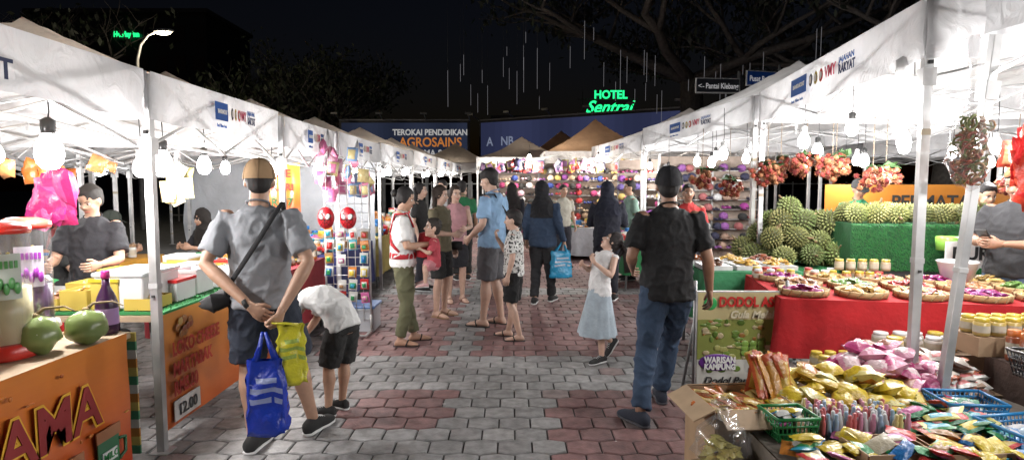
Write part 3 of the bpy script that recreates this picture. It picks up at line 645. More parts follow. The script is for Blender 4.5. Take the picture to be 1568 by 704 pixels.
def billboard(p0,p1,z0,z1,col,lines,name='billboard'):
    par=empty(name); b=B('panel'); p0=V(p0);p1=V(p1); d=(p1-p0); L=d.length; u=d/L; n=V((u.y,-u.x,0)); rt=Matrix((u,n,V((0,0,1)))).transposed()
    c=(p0+p1)/2
    b.box((c.x,c.y,(z0+z1)/2),(L,.2,z1-z0),'matte',(.05,.05,.055),rt)
    m=24
    for i in range(m):
        q0=p0+u*(.1+(L-.2)*i/m)+n*.105; q1=p0+u*(.1+(L-.2)*(i+1)/m)+n*.105; f=.85+.35*math.sin(i*.33)**2
        b.quad([q0+V((0,0,z0+.1)),q1+V((0,0,z0+.1)),q1+V((0,0,z1-.1)),q0+V((0,0,z1-.1))],'emit0.5',tuple(a*f for a in col))
    b.box((c.x,c.y,z1+.03),(L,.3,.06),'matte',(.3,.3,.32),rt)
    k=int(L/2.5)+1
    for i in range(k+1):
        p=p0+u*L*i/k; b.box((p.x,p.y,z0/2),(.15,.15,z0),'metal',(.2,.2,.2),rt)
        b.tube([V((p.x,p.y,z1)),V((p.x,p.y,z1+.25))+n*.8],.025,'metal',(.2,.2,.2),6); b.box(V((p.x,p.y,z1+.25))+n*.85,(.3,.14,.08),'metal',(.2,.2,.2),rt)
    ang=math.degrees(math.atan2(u.y,u.x))
    for tx,t,z,s,cc in lines:
        text(par,tx,p0+u*t+n*.115+V((0,0,z)),s,(90,0,ang),cc,'emit0.45',off=.012,sx=.9)
    b.build(par); return par
bb=billboard((-8.1,28,0),(-2.0,28,0),2.2,4.65,(.035,.045,.085),[('TEROKAI PENDIDIKAN',2.5,3.98,.38,(.7,.7,.7)),('AGROSAINS',2.8,3.45,.6,(.8,.28,.06)),('BERSAMA-SAMA',2.9,3.0,.42,(.7,.7,.7))])
dg=B('graphics'); 
dg.ell((-7.1,27.86,3.5),(.5,.02,.5),'emit0.3',(.03,.2,.35),16,9); dg.ell((-6.5,27.84,3.2),(.3,.02,.3),'emit0.3',(.4,.05,.15),16,9); dg.ell((-7.4,27.82,3.1),(.25,.02,.25),'emit0.3',(.05,.3,.1),16,9); dg.build(bb)
billboard((-1.6,30,0),(7.2,25,0),2.2,4.85,(.05,.06,.14),[('A   NB',.45,3.6,.6,(.35,.4,.55)),('PERMODALAN NASIONAL',4.6,3.3,.35,(.2,.25,.35))])
hb=B('hotel_building'); hb.box((6.5,50,3.4),(16,8,6.8),'matte',(.1,.1,.1))
for i in range(10):
    for j in range(2): hb.box((-0.5+i*1.55,45.97,1.8+j*2.8),(.9,.06,1.3),'gloss',(.02,.02,.03)); hb.box((-0.5+i*1.55,45.9,1.1+j*2.8),(1.1,.2,.08),'matte',(.2,.2,.2))
hb.box((6.5,49.9,6.9),(16.3,8.3,.22),'matte',(.12,.12,.12)); hb.build()
hn=empty('hotel_neon_sign'); NG=(.02,1,.28)
text(hn,'HOTEL',(6.25,45.5,8.25),.85,(90,0,0),NG,'emit1.6',.03,off=.02,sx=.95); text(hn,'Sentral',(5.6,45.5,7.2),1.25,(90,0,0),NG,'emit1.6',.03,off=.02,shear=.4,sx=1.0)
sb=B('frame'); 
for x in(5.4,6.5,8,9.3): sb.box((x,45.6,7.9),(.05,.05,1.9),'metal',(.15,.15,.15))
sb.box((7.3,45.6,7.2),(4.6,.05,.05),'metal',(.15,.15,.15)); sb.box((7.3,45.6,8.2),(4.6,.05,.05),'metal',(.15,.15,.15)); sb.build(hn)
tw=B('tower_building'); tw.box((-40,66,9),(18,10,20),'matte',(.03,.03,.033))
for i in range(9):
    for j in range(6): tw.box((-47+i*1.9,60.95,2+j*3),(1.1,.08,1.5),'gloss',(.015,.018,.02))
tw.box((-40,66,19.2),(18.6,10.6,.4),'matte',(.05,.05,.05)); tw.build()
hs_=empty('green_rooftop_sign'); text(hs_,'Holiday Inn',(-40.2,60.7,16.6),.75,(90,0,0),NG,'emit1.3',.03,off=.03,sx=.75)
sl=B('street_lamp'); sl.tube([(-13.8,22,0),(-13.8,22,4),(-13.75,22,6.2),(-13.6,22,6.75),(-13.3,22,7.1),(-12.9,22,7.25)],[.1,.08,.06,.05,.045,.04],'metal',(.35,.35,.35),8)
sl.ell((-12.75,22,7.25),(.42,.16,.09),'metal',(.35,.35,.35)); sl.ell((-12.75,22,7.18),(.28,.13,.08),'emit30',(1,.9,.7)); slo=sl.build()
l=bpy.data.lights.new('street_lamp_light','POINT'); l.energy=350; l.color=(1,.85,.6); l.shadow_soft_size=.15; o=bpy.data.objects.new('street_lamp_light',l); o.location=(-12.75,22,6.95); COL.objects.link(o); o.parent=slo
def sname(x,y,z,w,tx,col,rz,arrow=False):
    par=empty('street_name_sign'); b=B('plate'); m=Euler((0,0,rad(rz))).to_matrix()
    b.box((x,y,z),(w,.03,.3),'gloss',(.5,.5,.5),m); b.box(V((x,y,z))+m@V((0,-.012,0)),(w-.04,.03,.26),'gloss',col,m)
    b.tube([V((x,y,0))+m@V((w/2,.03,0)),V((x,y,z+.3))+m@V((w/2,.03,0))],.03,'metal',(.3,.3,.3),8); b.build(par)
    text(par,tx,V((x,y,z-.06))+m@V((-w/2+(.2 if arrow else .06),-.03,0)),.155,(90,0,rz),(.75,.75,.78),'emit0.25',off=.002,sx=.75)
    if arrow: text(par,'<-',V((x,y,z-.06))+m@V((-w/2+.04,-.03,0)),.15,(90,0,rz),(.75,.75,.78),'emit0.25')
sname(4.16,12.1,3.62,.92,'Pantai Klebang',(.02,.022,.03),5,True); sname(5.04,12.0,3.74,.80,'Pusat Bandar',(.01,.06,.3),15)
fn=B('metal_fence')
for i in range(60): fn.box((-15+i*.6,26.5,.9),(.05,.05,1.8),'metal',(.25,.25,.25))
for z in(.3,1.7): fn.box((2.7,26.5,z),(36,.04,.05),'metal',(.25,.25,.25))
fn.build()

# ------------------------------------------------------------------ goods helpers
PAL=[(.42,.03,.03),(.5,.38,.04),(.02,.13,.35),(.03,.23,.08),(.46,.17,.03),(.42,.1,.24),(.5,.5,.48),(.45,.4,.3),(.03,.25,.33),(.3,.17,.08)]
def table(name,x0,x1,y0,y1,z,top,cloth=None,drop=.5,yaw=0):
    b=B(name); cx,cy=(x0+x1)/2,(y0+y1)/2; m=Euler((0,0,rad(yaw))).to_matrix(); c=V((cx,cy,0))
    w,d=x1-x0,y1-y0
    b.box(c+V((0,0,z-.02)),(w,d,.035),'matte',top,m)
    for sx in(-1,1):
        for sy in(-1,1): b.tube([c+m@V((sx*(w/2-.08),sy*(d/2-.06),z-.03)),c+m@V((sx*(w/2-.04),sy*(d/2-.04),0))],.016,'metal',(.2,.2,.2),8)
    if cloth:
        per=[(-w/2,-d/2),(w/2,-d/2),(w/2,d/2),(-w/2,d/2)]; pts=[]
        for i in range(4):
            a,q=V((*per[i],0)),V((*per[(i+1)%4],0)); n=max(6,int((q-a).length/.04))
            for k in range(n): pts.append(lerp(a,q,k/n))
        rows=6; vs=[];fs=[]; n=len(pts)
        for j in range(rows):
            t=j/(rows-1)
            for i,p in enumerate(pts):
                out=p.normalized(); am=.008+(.045*noise.noise(V((i*.28,t*.8,x0)))+.02*math.sin(i*.7)+.025)*t
                q=p+out*am; vs.append(c+m@V((q.x,q.y,z+.004-drop*t-(.02*noise.noise(V((i*.15,x0,0)))*t))))
        for j in range(rows-1):
            for i in range(n): k=(i+1)%n; fs.append((j*n+i,(j+1)*n+i,(j+1)*n+k,j*n+k))
        b.put(vs,fs,'cloth',cloth,True)
        b.quad([c+m@V((-w/2,-d/2,z+.004)),c+m@V((w/2,-d/2,z+.004)),c+m@V((w/2,d/2,z+.004)),c+m@V((-w/2,d/2,z+.004))],'cloth',cloth)
    return b.build(),(lambda a,q,zz=0:c+m@V((a,q,z+.006+zz)))
def heap(b,cx,cy,z,rx,ry,h,n,cols,sz,kind='wrap',seed=1,tilt=.5,c2=None):
    rr=random.Random(seed)
    for i in range(n):
        a=rr.uniform(0,6.28); r=math.sqrt(rr.random()); x,y=rx*r*math.cos(a),ry*r*math.sin(a)
        zz=z+h*(1-r*r)*rr.uniform(.5,1)+sz[2]*.5
        m=Euler((rr.uniform(-tilt,tilt),rr.uniform(-tilt,tilt),rr.uniform(0,6.28))).to_matrix()
        b.pillow((cx+x,cy+y,zz),sz,rr.choice(cols),rr.choice(c2) if c2 else None,m,kind,6 if sz[0]>.09 else 4,seed=rr.random()*9)
def jar(b,x,y,z,r,h,col,cap,kind='gloss'):
    b.lathe((x,y,z),[(r*.9,0),(r,h*.05),(r,h*.75),(r*.8,h*.82)],kind,col,12); b.lathe((x,y,z),[(r*.86,h*.8),(r*.88,h*.82),(r*.88,h),(r*.8,h*1.02)],'gloss',cap,12)
    b.lathe((x,y,z),[(r*1.02,h*.2),(r*1.02,h*.6)],'matte',(.42,.38,.3),12,caps=False)
def tray(b,x,y,z,r,col,fill,seed,n=26,sz=(.07,.045,.03)):
    b.lathe((x,y,z),[(r*.9,.0),(r,.01),(r*1.04,.045),(r*1.0,.05),(r*.94,.02),(.01,.018)],'matte',col,22)
    for t in range(14):
        a=t*math.pi*2/14; b.tube([V((x+r*math.cos(a),y+r*math.sin(a),z+.005)),V((x+r*1.05*math.cos(a+.2),y+r*1.05*math.sin(a+.2),z+.05))],.006,'matte',tuple(c*.7 for c in col),5)
    heap(b,x,y,z+.015,r*.8,r*.8,.04,n,fill,sz,seed=seed)
def basket(b,c,w,d,h,col,yaw=0):
    m=Euler((0,0,rad(yaw))).to_matrix(); c=V(c)
    b.box(c+V((0,0,.006)),(w*.85,d*.85,.01),'gloss',col,m)
    for sx,sy in((1,0),(-1,0),(0,1),(0,-1)):
        L=d if sx else w; n=int(L/.022)
        for i in range(n+1):
            t=-.5+i/n
            p0=V((sx*w*.43,t*L*.85,0)) if sx else V((t*L*.85,sy*d*.43,0)); p1=V((sx*w*.5,t*L,h)) if sx else V((t*L,sy*d*.5,h))
            b.tube([c+m@p0,c+m@p1],.004,'gloss',col,4)
        for zz,k in((.01,.87),(h*.35,.91),(h*.68,.96),(h,1)):
            p0,p1=(V((sx*w*.5*k,-d*.5*k,zz)),V((sx*w*.5*k,d*.5*k,zz))) if sx else (V((-w*.5*k,sy*d*.5*k,zz)),V((w*.5*k,sy*d*.5*k,zz)))
            b.tube([c+m@p0,c+m@p1],.008 if zz==h else .005,'gloss',col,6)
def cbox(b,c,w,d,h,yaw=0,flaps=True):
    m=Euler((0,0,rad(yaw))).to_matrix(); c=V(c); K=(.32,.21,.12); t=.006
    b.box(c+V((0,0,t)),(w,d,t),'matte',K,m)
    for sx,sy in((1,0),(-1,0),(0,1),(0,-1)):
        b.box(c+m@V((sx*w/2,sy*d/2,h/2)),(t if sx else w-.01,t if sy else d-.01,h),'matte',K,m)
        if flaps:
            fl=.12; b.box(c+m@(V((sx*(w/2+fl*.45),sy*(d/2+fl*.45),h-fl*.14))),(fl if sx else w*.96,fl if sy else d*.96,t),'matte',(.37,.26,.16),m@Euler((0,rad(sx*25),0)).to_matrix()@Euler((rad(-sy*25),0,0)).to_matrix())

# ------------------------------------------------------------------ LEFT near: drink counter
dt,_=table('drink_counter',-2.95,-2.14,1.2,3.25,.79,(.4,.3,.2))
def banner(name,pts,col,extra=None,kind='gloss',wav=.012):
    par=empty(name); b=B('sheet'); p=[V(a) for a in pts]; n=20; vs=[];fs=[];cs=[]
    nr=(p[1]-p[0]).cross(p[3]-p[0]).normalized()
    for j in range(n+1):
        for i in range(n+1):
            u,v=i/n,j/n; q=lerp(lerp(p[0],p[1],u),lerp(p[3],p[2],u),v)+nr*wav*(noise.noise(V((u*5,v*3,p[0].y)))-.4); vs.append(q)
    for j in range(n):
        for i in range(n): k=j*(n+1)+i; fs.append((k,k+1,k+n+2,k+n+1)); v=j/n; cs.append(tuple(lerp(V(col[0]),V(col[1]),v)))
    b.put(vs,fs,kind,cs,True); b.build(par); return par
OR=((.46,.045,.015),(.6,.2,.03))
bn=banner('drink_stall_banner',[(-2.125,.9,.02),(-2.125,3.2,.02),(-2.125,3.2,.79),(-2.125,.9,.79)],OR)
text(bn,'DRAMA',(-2.108,1.95,.40),.30,(90,0,90),(.65,.35,.02),off=.018,sx=.95); text(bn,'DRAMA',(-2.103,1.95,.40),.30,(90,0,90),(.22,.01,.01),off=.006,sx=.95,ext=.002)
pb=B('printed_mugs')
for (y,z,s) in((2.98,.2,1),(2.72,.17,.9)):
    pb.box((-2.106,y,z),(.006,.16*s,.2*s),'gloss',(.02,.12,.05)); pb.box((-2.102,y,z+.12*s),(.006,.18*s,.06*s),'gloss',(.3,.12,.05)); pb.box((-2.1,y,z),(.006,.11*s,.06*s),'gloss',(.6,.6,.6))
    pb.tube([(-2.104,y+.08*s,z+.06*s),(-2.104,y+.13*s,z+.05*s),(-2.104,y+.13*s,z-.03*s),(-2.104,y+.08*s,z-.05*s)],.01,'gloss',(.02,.12,.05),6)
for y in(2.5,2.58): pb.box((-2.106,y,.17),(.006,.05,.2),'gloss',(.08,.02,.01)); pb.box((-2.105,y,.3),(.006,.02,.08),'gloss',(.3,.05,.02))
for i in range(34): pb.ell((-2.112,1.4+R.random()*1.75,.3+R.random()*.45),(.004,R.uniform(.005,.03),R.uniform(.004,.012)),'gloss',R.choice([(.6,.33,.06),(.4,.1,.02),(.5,.15,.02)]),8,5)
pb.build(bn); text(bn,'MILO',(-2.095,2.93,.185),.05,(90,0,90),(.02,.2,.05),off=.001)
def dispenser(x,y,z,r,h,fill,fh,label,lc):
    b=B('drink_dispenser'); red=(.5,.03,.02)
    b.lathe((x,y,z),[(r*1.1,0),(r*1.12,.015),(r*1.1,.06),(r*1.02,.07)],'gloss',red,24)
    b.lathe((x,y,z),[(r*1.02,.07),(r*1.02,h-.03)],'clear',(.6,.6,.6),28,caps=False); b.lathe((x,y,z),[(r*.97,.075),(r*.97,.07+fh),(.01,.07+fh)],'gloss',fill,24)
    b.lathe((x,y,z),[(r*1.05,h-.035),(r*1.08,h-.02),(r*1.06,h),(r*.6,h+.02),(.01,h+.022)],'gloss',red,24)
    b.tube([(x+r,y,z+.1),(x+r+.04,y,z+.1),(x+r+.05,y,z+.07)],.012,'gloss',(.7,.7,.7),8)
    rr=random.Random(int(y*100))
    for i in range(16):
        a=rr.uniform(0,6.28); q=r*.75*rr.random()**.5; b.box((x+q*math.cos(a),y+q*math.sin(a),z+.075+fh+rr.uniform(-.01,.02)),(.035,.035,.03),'clear',(.8,.8,.8),Euler((rr.random()*3,rr.random()*3,0)).to_matrix())
    b.tube([(x+r*.2,y,z+.12),(x+r*.5,y-.02,z+h*.8)],.008,'gloss',(.6,.5,.05),6)
    vs=[];fs=[]
    for i in range(9):
        a=rad(-75+i*8); 
        for zz in(h*.46,h*.80): vs.append((x+r*1.03*math.cos(a),y+r*1.03*math.sin(a),z+zz))
    for i in range(8): fs.append((2*i,2*i+2,2*i+3,2*i+1))
    b.put(vs,fs,'gloss',lc,True)
    for q in range(5):
        a=rad(-60+q*10); b.ell((x+r*1.035*math.cos(a),y+r*1.035*math.sin(a),z+h*(.54+.04*(q%2))),(.008,.018,.028),'gloss',label)
    for q in range(6):
        a=rad(-66+q*9); b.box((x+r*1.04*math.cos(a),y+r*1.04*math.sin(a),z+h*.72),(.004,.012,.035),'gloss',label,Euler((0,0,a)).to_matrix())
    b.build()
dispenser(-2.38,2.42,.795,.125,.62,(.6,.38,.08),.34,(.5,.12,.02),(.6,.45,.15))
dispenser(-2.40,2.74,.795,.115,.62,(.55,.5,.3),.26,(.1,.33,.1),(.5,.56,.5))
dispenser(-2.56,3.08,.795,.11,.62,(.05,.015,.06),.22,(.25,.03,.3),(.5,.46,.55))
def coconut(x,y,z,r):
    b=B('green_coconut'); b.ell((x,y,z+r*.95),(r,r*1.02,r*.95),'gloss',(.18,.24,.08),18,12,nz=.18,seed=x*5)
    b.lathe((x,y,z+r*1.83),[(r*.2,0),(r*.16,.015),(r*.05,.02)],'matte',(.3,.22,.1),8)
    b.tube([(x,y,z+r*1.9),(x+.02,y+.03,z+r*2.2),(x+.1,y+.06,z+r*2.25),(x+.18,y+.02,z+r*2.1)],[.01,.007,.005,.003],'matte',(.2,.14,.07),6); b.build()
coconut(-2.30,2.80,.79,.098); coconut(-2.2,3.0,.79,.092)
sbt=B('syrup_bottle'); sbt.lathe((-2.23,3.2,.795),[(.05,0),(.055,.02),(.055,.16),(.045,.2),(.02,.26),(.018,.3)],'gloss',(.035,.01,.04),16); sbt.lathe((-2.23,3.2,.795),[(.0565,.05),(.0565,.14)],'gloss',(.4,.25,.5),16,caps=False); sbt.lathe((-2.23,3.2,1.095),[(.02,0),(.022,.01),(.022,.04),(.018,.045)],'gloss',(.45,.03,.2),12); sbt.build()
st=B('striped_cloth')
for i in range(14):
    z0=.78-.05*i; st.box((-2.3,3.262,z0-.025),(.36,.012,.05),'cloth',[(.5,.4,.1),(.05,.2,.1),(.5,.5,.45),(.4,.17,.03)][i%4])
st.build()
_,TP=table('food_counter',-3.0,-2.13,3.5,5.2,.82,(.4,.3,.2),None)
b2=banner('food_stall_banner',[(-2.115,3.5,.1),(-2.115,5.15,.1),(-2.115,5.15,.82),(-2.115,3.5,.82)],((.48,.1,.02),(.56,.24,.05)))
for tx,y,z,s in(('LOKO CHEESE',3.57,.55,.12),('MARTABAK',3.57,.42,.12),('RM5.00',3.57,.3,.12),('BURGER',4.35,.5,.13),('RM6',4.35,.33,.14)): text(b2,tx,(-2.095,y,z),s,(90,0,90),(.38,.02,.01),off=.004,sx=.75)
pp=B('price_card'); pp.box((-2.1,3.72,.2),(.006,.3,.13),'matte',(.6,.6,.58))
for i in range(9): a=i*.7; pp.ell((-2.1,3.72+.09*math.cos(a)*R.random(),.71+.06*math.sin(a)*R.random()),(.004,.03,.025),'gloss',R.choice([(.3,.12,.03),(.45,.3,.1),(.2,.05,.02)]),8,5)
pp.build(b2); text(b2,'12.00',(-2.09,3.6,.165),.1,(90,0,90),(.05,.05,.05),off=.002)
gm=B('green_grass_mat'); gm.box((-2.5,4.35,.83),(.78,1.66,.016),'cloth',(.03,.2,.06))
for i in range(1800):
    x=R.uniform(-2.88,-2.12); y=R.uniform(3.53,5.17); gm.put([(x,y,.838),(x+.008,y,.838),(x+R.uniform(-.01,.01),y+R.uniform(-.01,.01),.856)],[(0,1,2)],'matte',(.02+R.random()*.03,.15+R.random()*.12,.05))
gm.build()
fc=B('food_containers')
for i in range(22):
    x=-2.85+(i%4)*.19+R.uniform(-.02,.02); y=3.65+(i//4)*.28; w,d,h=.16,.22,.07+.05*(i%3); c=R.choice([(.55,.55,.55),(.5,.5,.47),(.55,.55,.55),(.5,.38,.08)])
    for sx,sy in((1,0),(-1,0),(0,1),(0,-1)): fc.box((x+sx*w/2,y+sy*d/2,.845+h/2),(.006 if sx else w,.006 if sy else d,h),'gloss',c)
    fc.box((x,y,.848),(w,d,.008),'gloss',c); heap(fc,x,y,.845+h*.6,w*.4,d*.4,.04,18,[R.choice([(.45,.27,.05),(.35,.05,.1),(.4,.35,.22),(.1,.22,.05),(.3,.15,.08)])],(.05,.04,.03),'gloss',seed=i)
    if i%5==2: fc.box((x,y,.845+h+.012),(w+.02,d+.02,.02),'gloss',R.choice([(.55,.57,.57),(.45,.02,.02),(.45,.35,.03)]))
fc.build()
cl=B('chiller_box'); cl.box((-2.4,3.75,.95),(.3,.4,.2),'gloss',(.55,.55,.55)); cl.box((-2.4,3.75,1.06),(.32,.42,.03),'gloss',(.5,.52,.54)); cl.build(bevel=.012)
def clutter(name,x0,x1,y0,y1,z,n,seed,smax=.16):
    rr=random.Random(seed); b=B(name)
    for i in range(n):
        x=rr.uniform(x0,x1); y=rr.uniform(y0,y1); k=rr.random(); c=rr.choice(PAL); s=rr.uniform(.5,1)*smax
        if k<.35:
            b.box((x,y,z+s*.4),(s,s*.8,s*.8),'gloss',c,Euler((0,0,rr.uniform(-.4,.4))).to_matrix()); 
        elif k<.65: jar(b,x,y,z,s*.35,s*1.2,c,rr.choice(PAL))
        else: heap(b,x,y,z,s*.5,s*.5,s*.4,6,[c,rr.choice(PAL)],(s*.8,s*.6,s*.3),seed=i+seed)
    return b.build()
table('toy_table',-3.4,-2.15,5.4,6.7,.78,(.4,.05,.05),(.3,.03,.04),.6); clutter('toy_assortment',-3.3,-2.2,5.45,6.6,.79,90,4,.14)
table('merchandise_table',-3.4,-2.1,7.0,8.8,.78,(.4,.05,.05),(.05,.06,.2),.6); clutter('merchandise_assortment',-3.3,-2.15,7.05,8.7,.79,80,5,.2)
table('merchandise_table',-3.4,-2.1,9.2,14,.78,(.4,.3,.2),(.4,.32,.1),.6); clutter('merchandise_assortment',-3.3,-2.1,9.2,14,.79,120,6,.25)
table('prep_table',-4.6,-3.6,3.6,5.0,.75,(.3,.3,.3)); clutter('kitchen_supplies',-4.5,-3.7,3.7,4.9,.76,30,9,.22)
table('dining_table',-5.4,-4.4,6.0,7.4,.74,(.5,.2,.05),(.5,.25,.03),.3); clutter('drinks_and_dishes',-5.3,-4.5,6.1,7.3,.75,18,10,.14)
tr=B('wire_toy_rack'); rx,ry=-1.78,6.35
for i in range(7): x=rx-.24+i*.08; tr.tube([(x,ry,.12),(x,ry,1.62)],.004 if 0<i<6 else .012,'metal',(.5,.5,.5),5)
for i in range(16): z=.15+i*.097; tr.tube([(rx-.24,ry,z),(rx+.24,ry,z)],.004,'metal',(.5,.5,.5),5)
for sx in(-1,1): tr.tube([(rx+sx*.24,ry-.25,.03),(rx+sx*.24,ry+.2,.03)],.014,'metal',(.5,.5,.5),6); tr.tube([(rx+sx*.24,ry,.03),(rx+sx*.24,ry,.2)],.014,'metal',(.5,.5,.5),6)
tr.tube([(rx-.24,ry-.25,.03),(rx+.24,ry-.25,.03)],.012,'metal',(.5,.5,.5),6)
for i in range(4):
    for j in range(6):
        x=rx-.19+i*.125+R.uniform(-.01,.01); z=.4+j*.14+R.uniform(-.015,.015)
        if R.random()<.2: continue
        m=Euler((rad(R.uniform(-6,6)),rad(R.uniform(-8,8)),0)).to_matrix(); c=R.choice(PAL); tr.box((x,ry-.03,z),(.09,.01,.115),'wrap',(.5,.5,.48) if R.random()<.5 else c,m); tr.pillow((x,ry-.05,z-.01),(.05+R.random()*.03,.05+R.random()*.04,.04),R.choice(PAL),R.choice(PAL),m@Euler((rad(90),0,0)).to_matrix(),seed=i+j)
tr.build()
for x in(-1.93,-1.7):
    m=B('red_mask_balloon'); m.ell((x,6.1,1.27),(.088,.05,.115),'gloss',(.4,.012,.02),16,12)
    for q in(-1,1): m.ell((x+q*.035,6.053,1.285),(.022,.01,.03),'gloss',(.65,.65,.65),10,6,Euler((0,rad(q*25),0)).to_matrix()); m.ell((x+q*.035,6.056,1.285),(.027,.009,.036),'gloss',(.02,.0,.0),10,6,Euler((0,rad(q*25),0)).to_matrix())
    for a in range(8):
        t=a*math.pi/4; m.tube([(x,6.05,1.25),(x+.045*math.cos(t),6.055,1.25+.055*math.sin(t)),(x+.08*math.cos(t),6.085,1.25+.1*math.sin(t))],.0022,'matte',(.02,.0,.0),4)
    for rr_ in(.4,.7): m.tube([(x+.085*rr_*math.cos(a*.52),6.052+.02*rr_*rr_,1.26+.11*rr_*math.sin(a*.52)) for a in range(13)],.002,'matte',(.02,0,0),4)
    m.tube([(x,6.1,1.38),(x,6.12,1.9)],.002,'matte',(.6,.6,.6),4); m.build()
def hanging(name,x,y,z,n,cols,sz,seed,spread=(.12,.06,.25)):
    rr=random.Random(seed); b=B(name)
    for i in range(n):
        p=V((x+rr.gauss(0,spread[0]),y+rr.gauss(0,spread[1]),z+rr.uniform(-1,1)*spread[2])); m=Euler((rad(90)+rr.gauss(0,.2),rr.gauss(0,.3),rr.gauss(0,.5))).to_matrix()
        b.pillow(p,sz,rr.choice(cols),rr.choice(cols),m,'wrap',6,seed=i); b.tube([p,V((x,y,z+spread[2]+.2))],.002,'matte',(.5,.5,.5),4)
    return b.build()
hanging('hanging_inflatable_toys',-1.95,6.3,1.75,14,[(.5,.15,.26),(.5,.26,.34),(.5,.42,.2),(.42,.1,.22)],(.12,.15,.08),21,(.07,.08,.26))
hanging('hanging_inflatable_toys',-1.9,7.3,1.75,16,[(.5,.18,.26),(.18,.3,.5),(.5,.42,.2)],(.13,.16,.08),22,(.1,.3,.22))
hanging('hanging_pink_bag',-3.05,3.9,1.52,9,[(.5,.03,.15),(.46,.03,.19),(.55,.08,.24)],(.2,.26,.12),23,(.06,.04,.1))
hanging('hanging_snack_packets',-2.6,4.6,1.62,12,[(.5,.45,.24),(.46,.42,.18),(.5,.48,.36)],(.1,.16,.04),24,(.06,.06,.1))
hanging('hanging_orange_toys',-4.2,5.3,1.75,12,[(.5,.14,.03),(.5,.22,.08)],(.13,.15,.08),25,(.3,.1,.08))
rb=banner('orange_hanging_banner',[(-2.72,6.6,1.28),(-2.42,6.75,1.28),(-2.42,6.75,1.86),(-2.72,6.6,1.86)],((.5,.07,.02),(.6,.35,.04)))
text(rb,'MEE',(-2.69,6.58,1.7),.12,(90,0,27),(.4,.02,.01),off=.003); text(rb,'KARI',(-2.69,6.58,1.55),.11,(90,0,27),(.4,.02,.01),off=.003); text(rb,'RM7',(-2.69,6.58,1.38),.12,(90,0,27),(.02,.1,.02),off=.003)
wt=banner('white_tarpaulin',[(-5.0,8.95,.1),(-2.1,8.95,.1),(-2.1,8.95,2.0),(-5.0,8.95,2.0)],((.4,.42,.45),(.45,.47,.5)),kind='canvas',wav=.16)
cr=B('storage_crate'); cr.box((-1.72,6.55,.13),(.4,.35,.26),'gloss',(.42,.44,.47)); cr.box((-1.72,6.55,.275),(.43,.38,.03),'gloss',(.1,.2,.45)); cr.build(bevel=.01)

# ------------------------------------------------------------------ end-of-aisle caps stall
def capwall(name,x0,x1,y,rows,z0,dz,step,cols,seed,ry=0):
    rr=random.Random(seed); b=B(name); m=Euler((0,0,rad(ry))).to_matrix(); o=V((x0,y,0)); L=x1-x0
    for r in range(rows):
        z=z0+r*dz; b.box(o+m@V((L/2,.1,z-.06)),(L,.16,.012),'metal',(.4,.4,.4),m)
        n=int(L/step)
        for i in range(n):
            c=rr.choice(cols); p=o+m@V((step*(i+.5)+rr.gauss(0,.025),rr.gauss(0,.03),z+rr.gauss(0,.012)))
            if rr.random()<.08: continue
            if rr.random()<.55:
                b.ell(p,(.085,.1,.075),'cloth',c,10,6,m); b.ell(p+m@V((0,-.1,-.045)),(.07,.07,.008),'cloth',tuple(q*.7 for q in c),10,4,m)
            else:
                for s in(-.04,.04): b.loft([(p+m@V((s,-.12+.06*k,-.045+(.012 if k<3 else .02))),m@V((w,0,0)),V((0,0,h))) for k,w,h in((0,.02,.012),(1,.035,.02),(2,.035,.03),(3,.03,.035))],'gloss',c,8,.4)
    b.box(o+m@V((L/2,.2,1.15)),(L,.02,2.0),'cloth',(.3,.24,.2),m)
    for i in range(int(L/1.0)+1): b.box(o+m@V((min(L,i*1.0),.16,1.1)),(.035,.035,2.2),'metal',(.4,.4,.4),m)
    return b.build()
HC=[(.25,.03,.1),(.18,.05,.22),(.02,.04,.18),(.02,.02,.02),(.5,.5,.5),(.45,.28,.34),(.32,.03,.03),(.02,.02,.02),(.4,.3,.1),(.1,.07,.2),(.25,.18,.12),(.5,.4,.3)]
capwall('cap_and_shoe_display',-.35,3.6,14.2,10,.35,.18,.17,HC,31)
capwall('cap_and_shoe_display',2.75,4.6,10.9,9,.5,.18,.16,[(.02,.02,.02),(.03,.03,.06),(.28,.04,.22),(.3,.1,.1),(.45,.45,.45),(.22,.08,.26),(.3,.2,.15)],32)
capwall('cap_and_shoe_display',2.2,3.4,12.4,9,.5,.18,.16,HC,34,-20)
hanging('hanging_bags',1.2,14.0,2.08,50,[(.4,.33,.1),(.36,.05,.05),(.35,.18,.34),(.42,.42,.42),(.05,.05,.1)],(.17,.2,.08),33,(.9,.1,.08))
table('shoe_table',.9,2.3,12.6,13.6,.7,(.4,.3,.2),(.3,.3,.32),.6); clutter('shoe_boxes',.95,2.2,12.65,13.5,.71,45,35,.2)
table('trinket_table',1.7,2.6,8.9,10.2,.75,(.4,.3,.2),(.02,.15,.05),.5); clutter('trinkets',1.75,2.5,8.95,10.1,.76,40,36,.14)

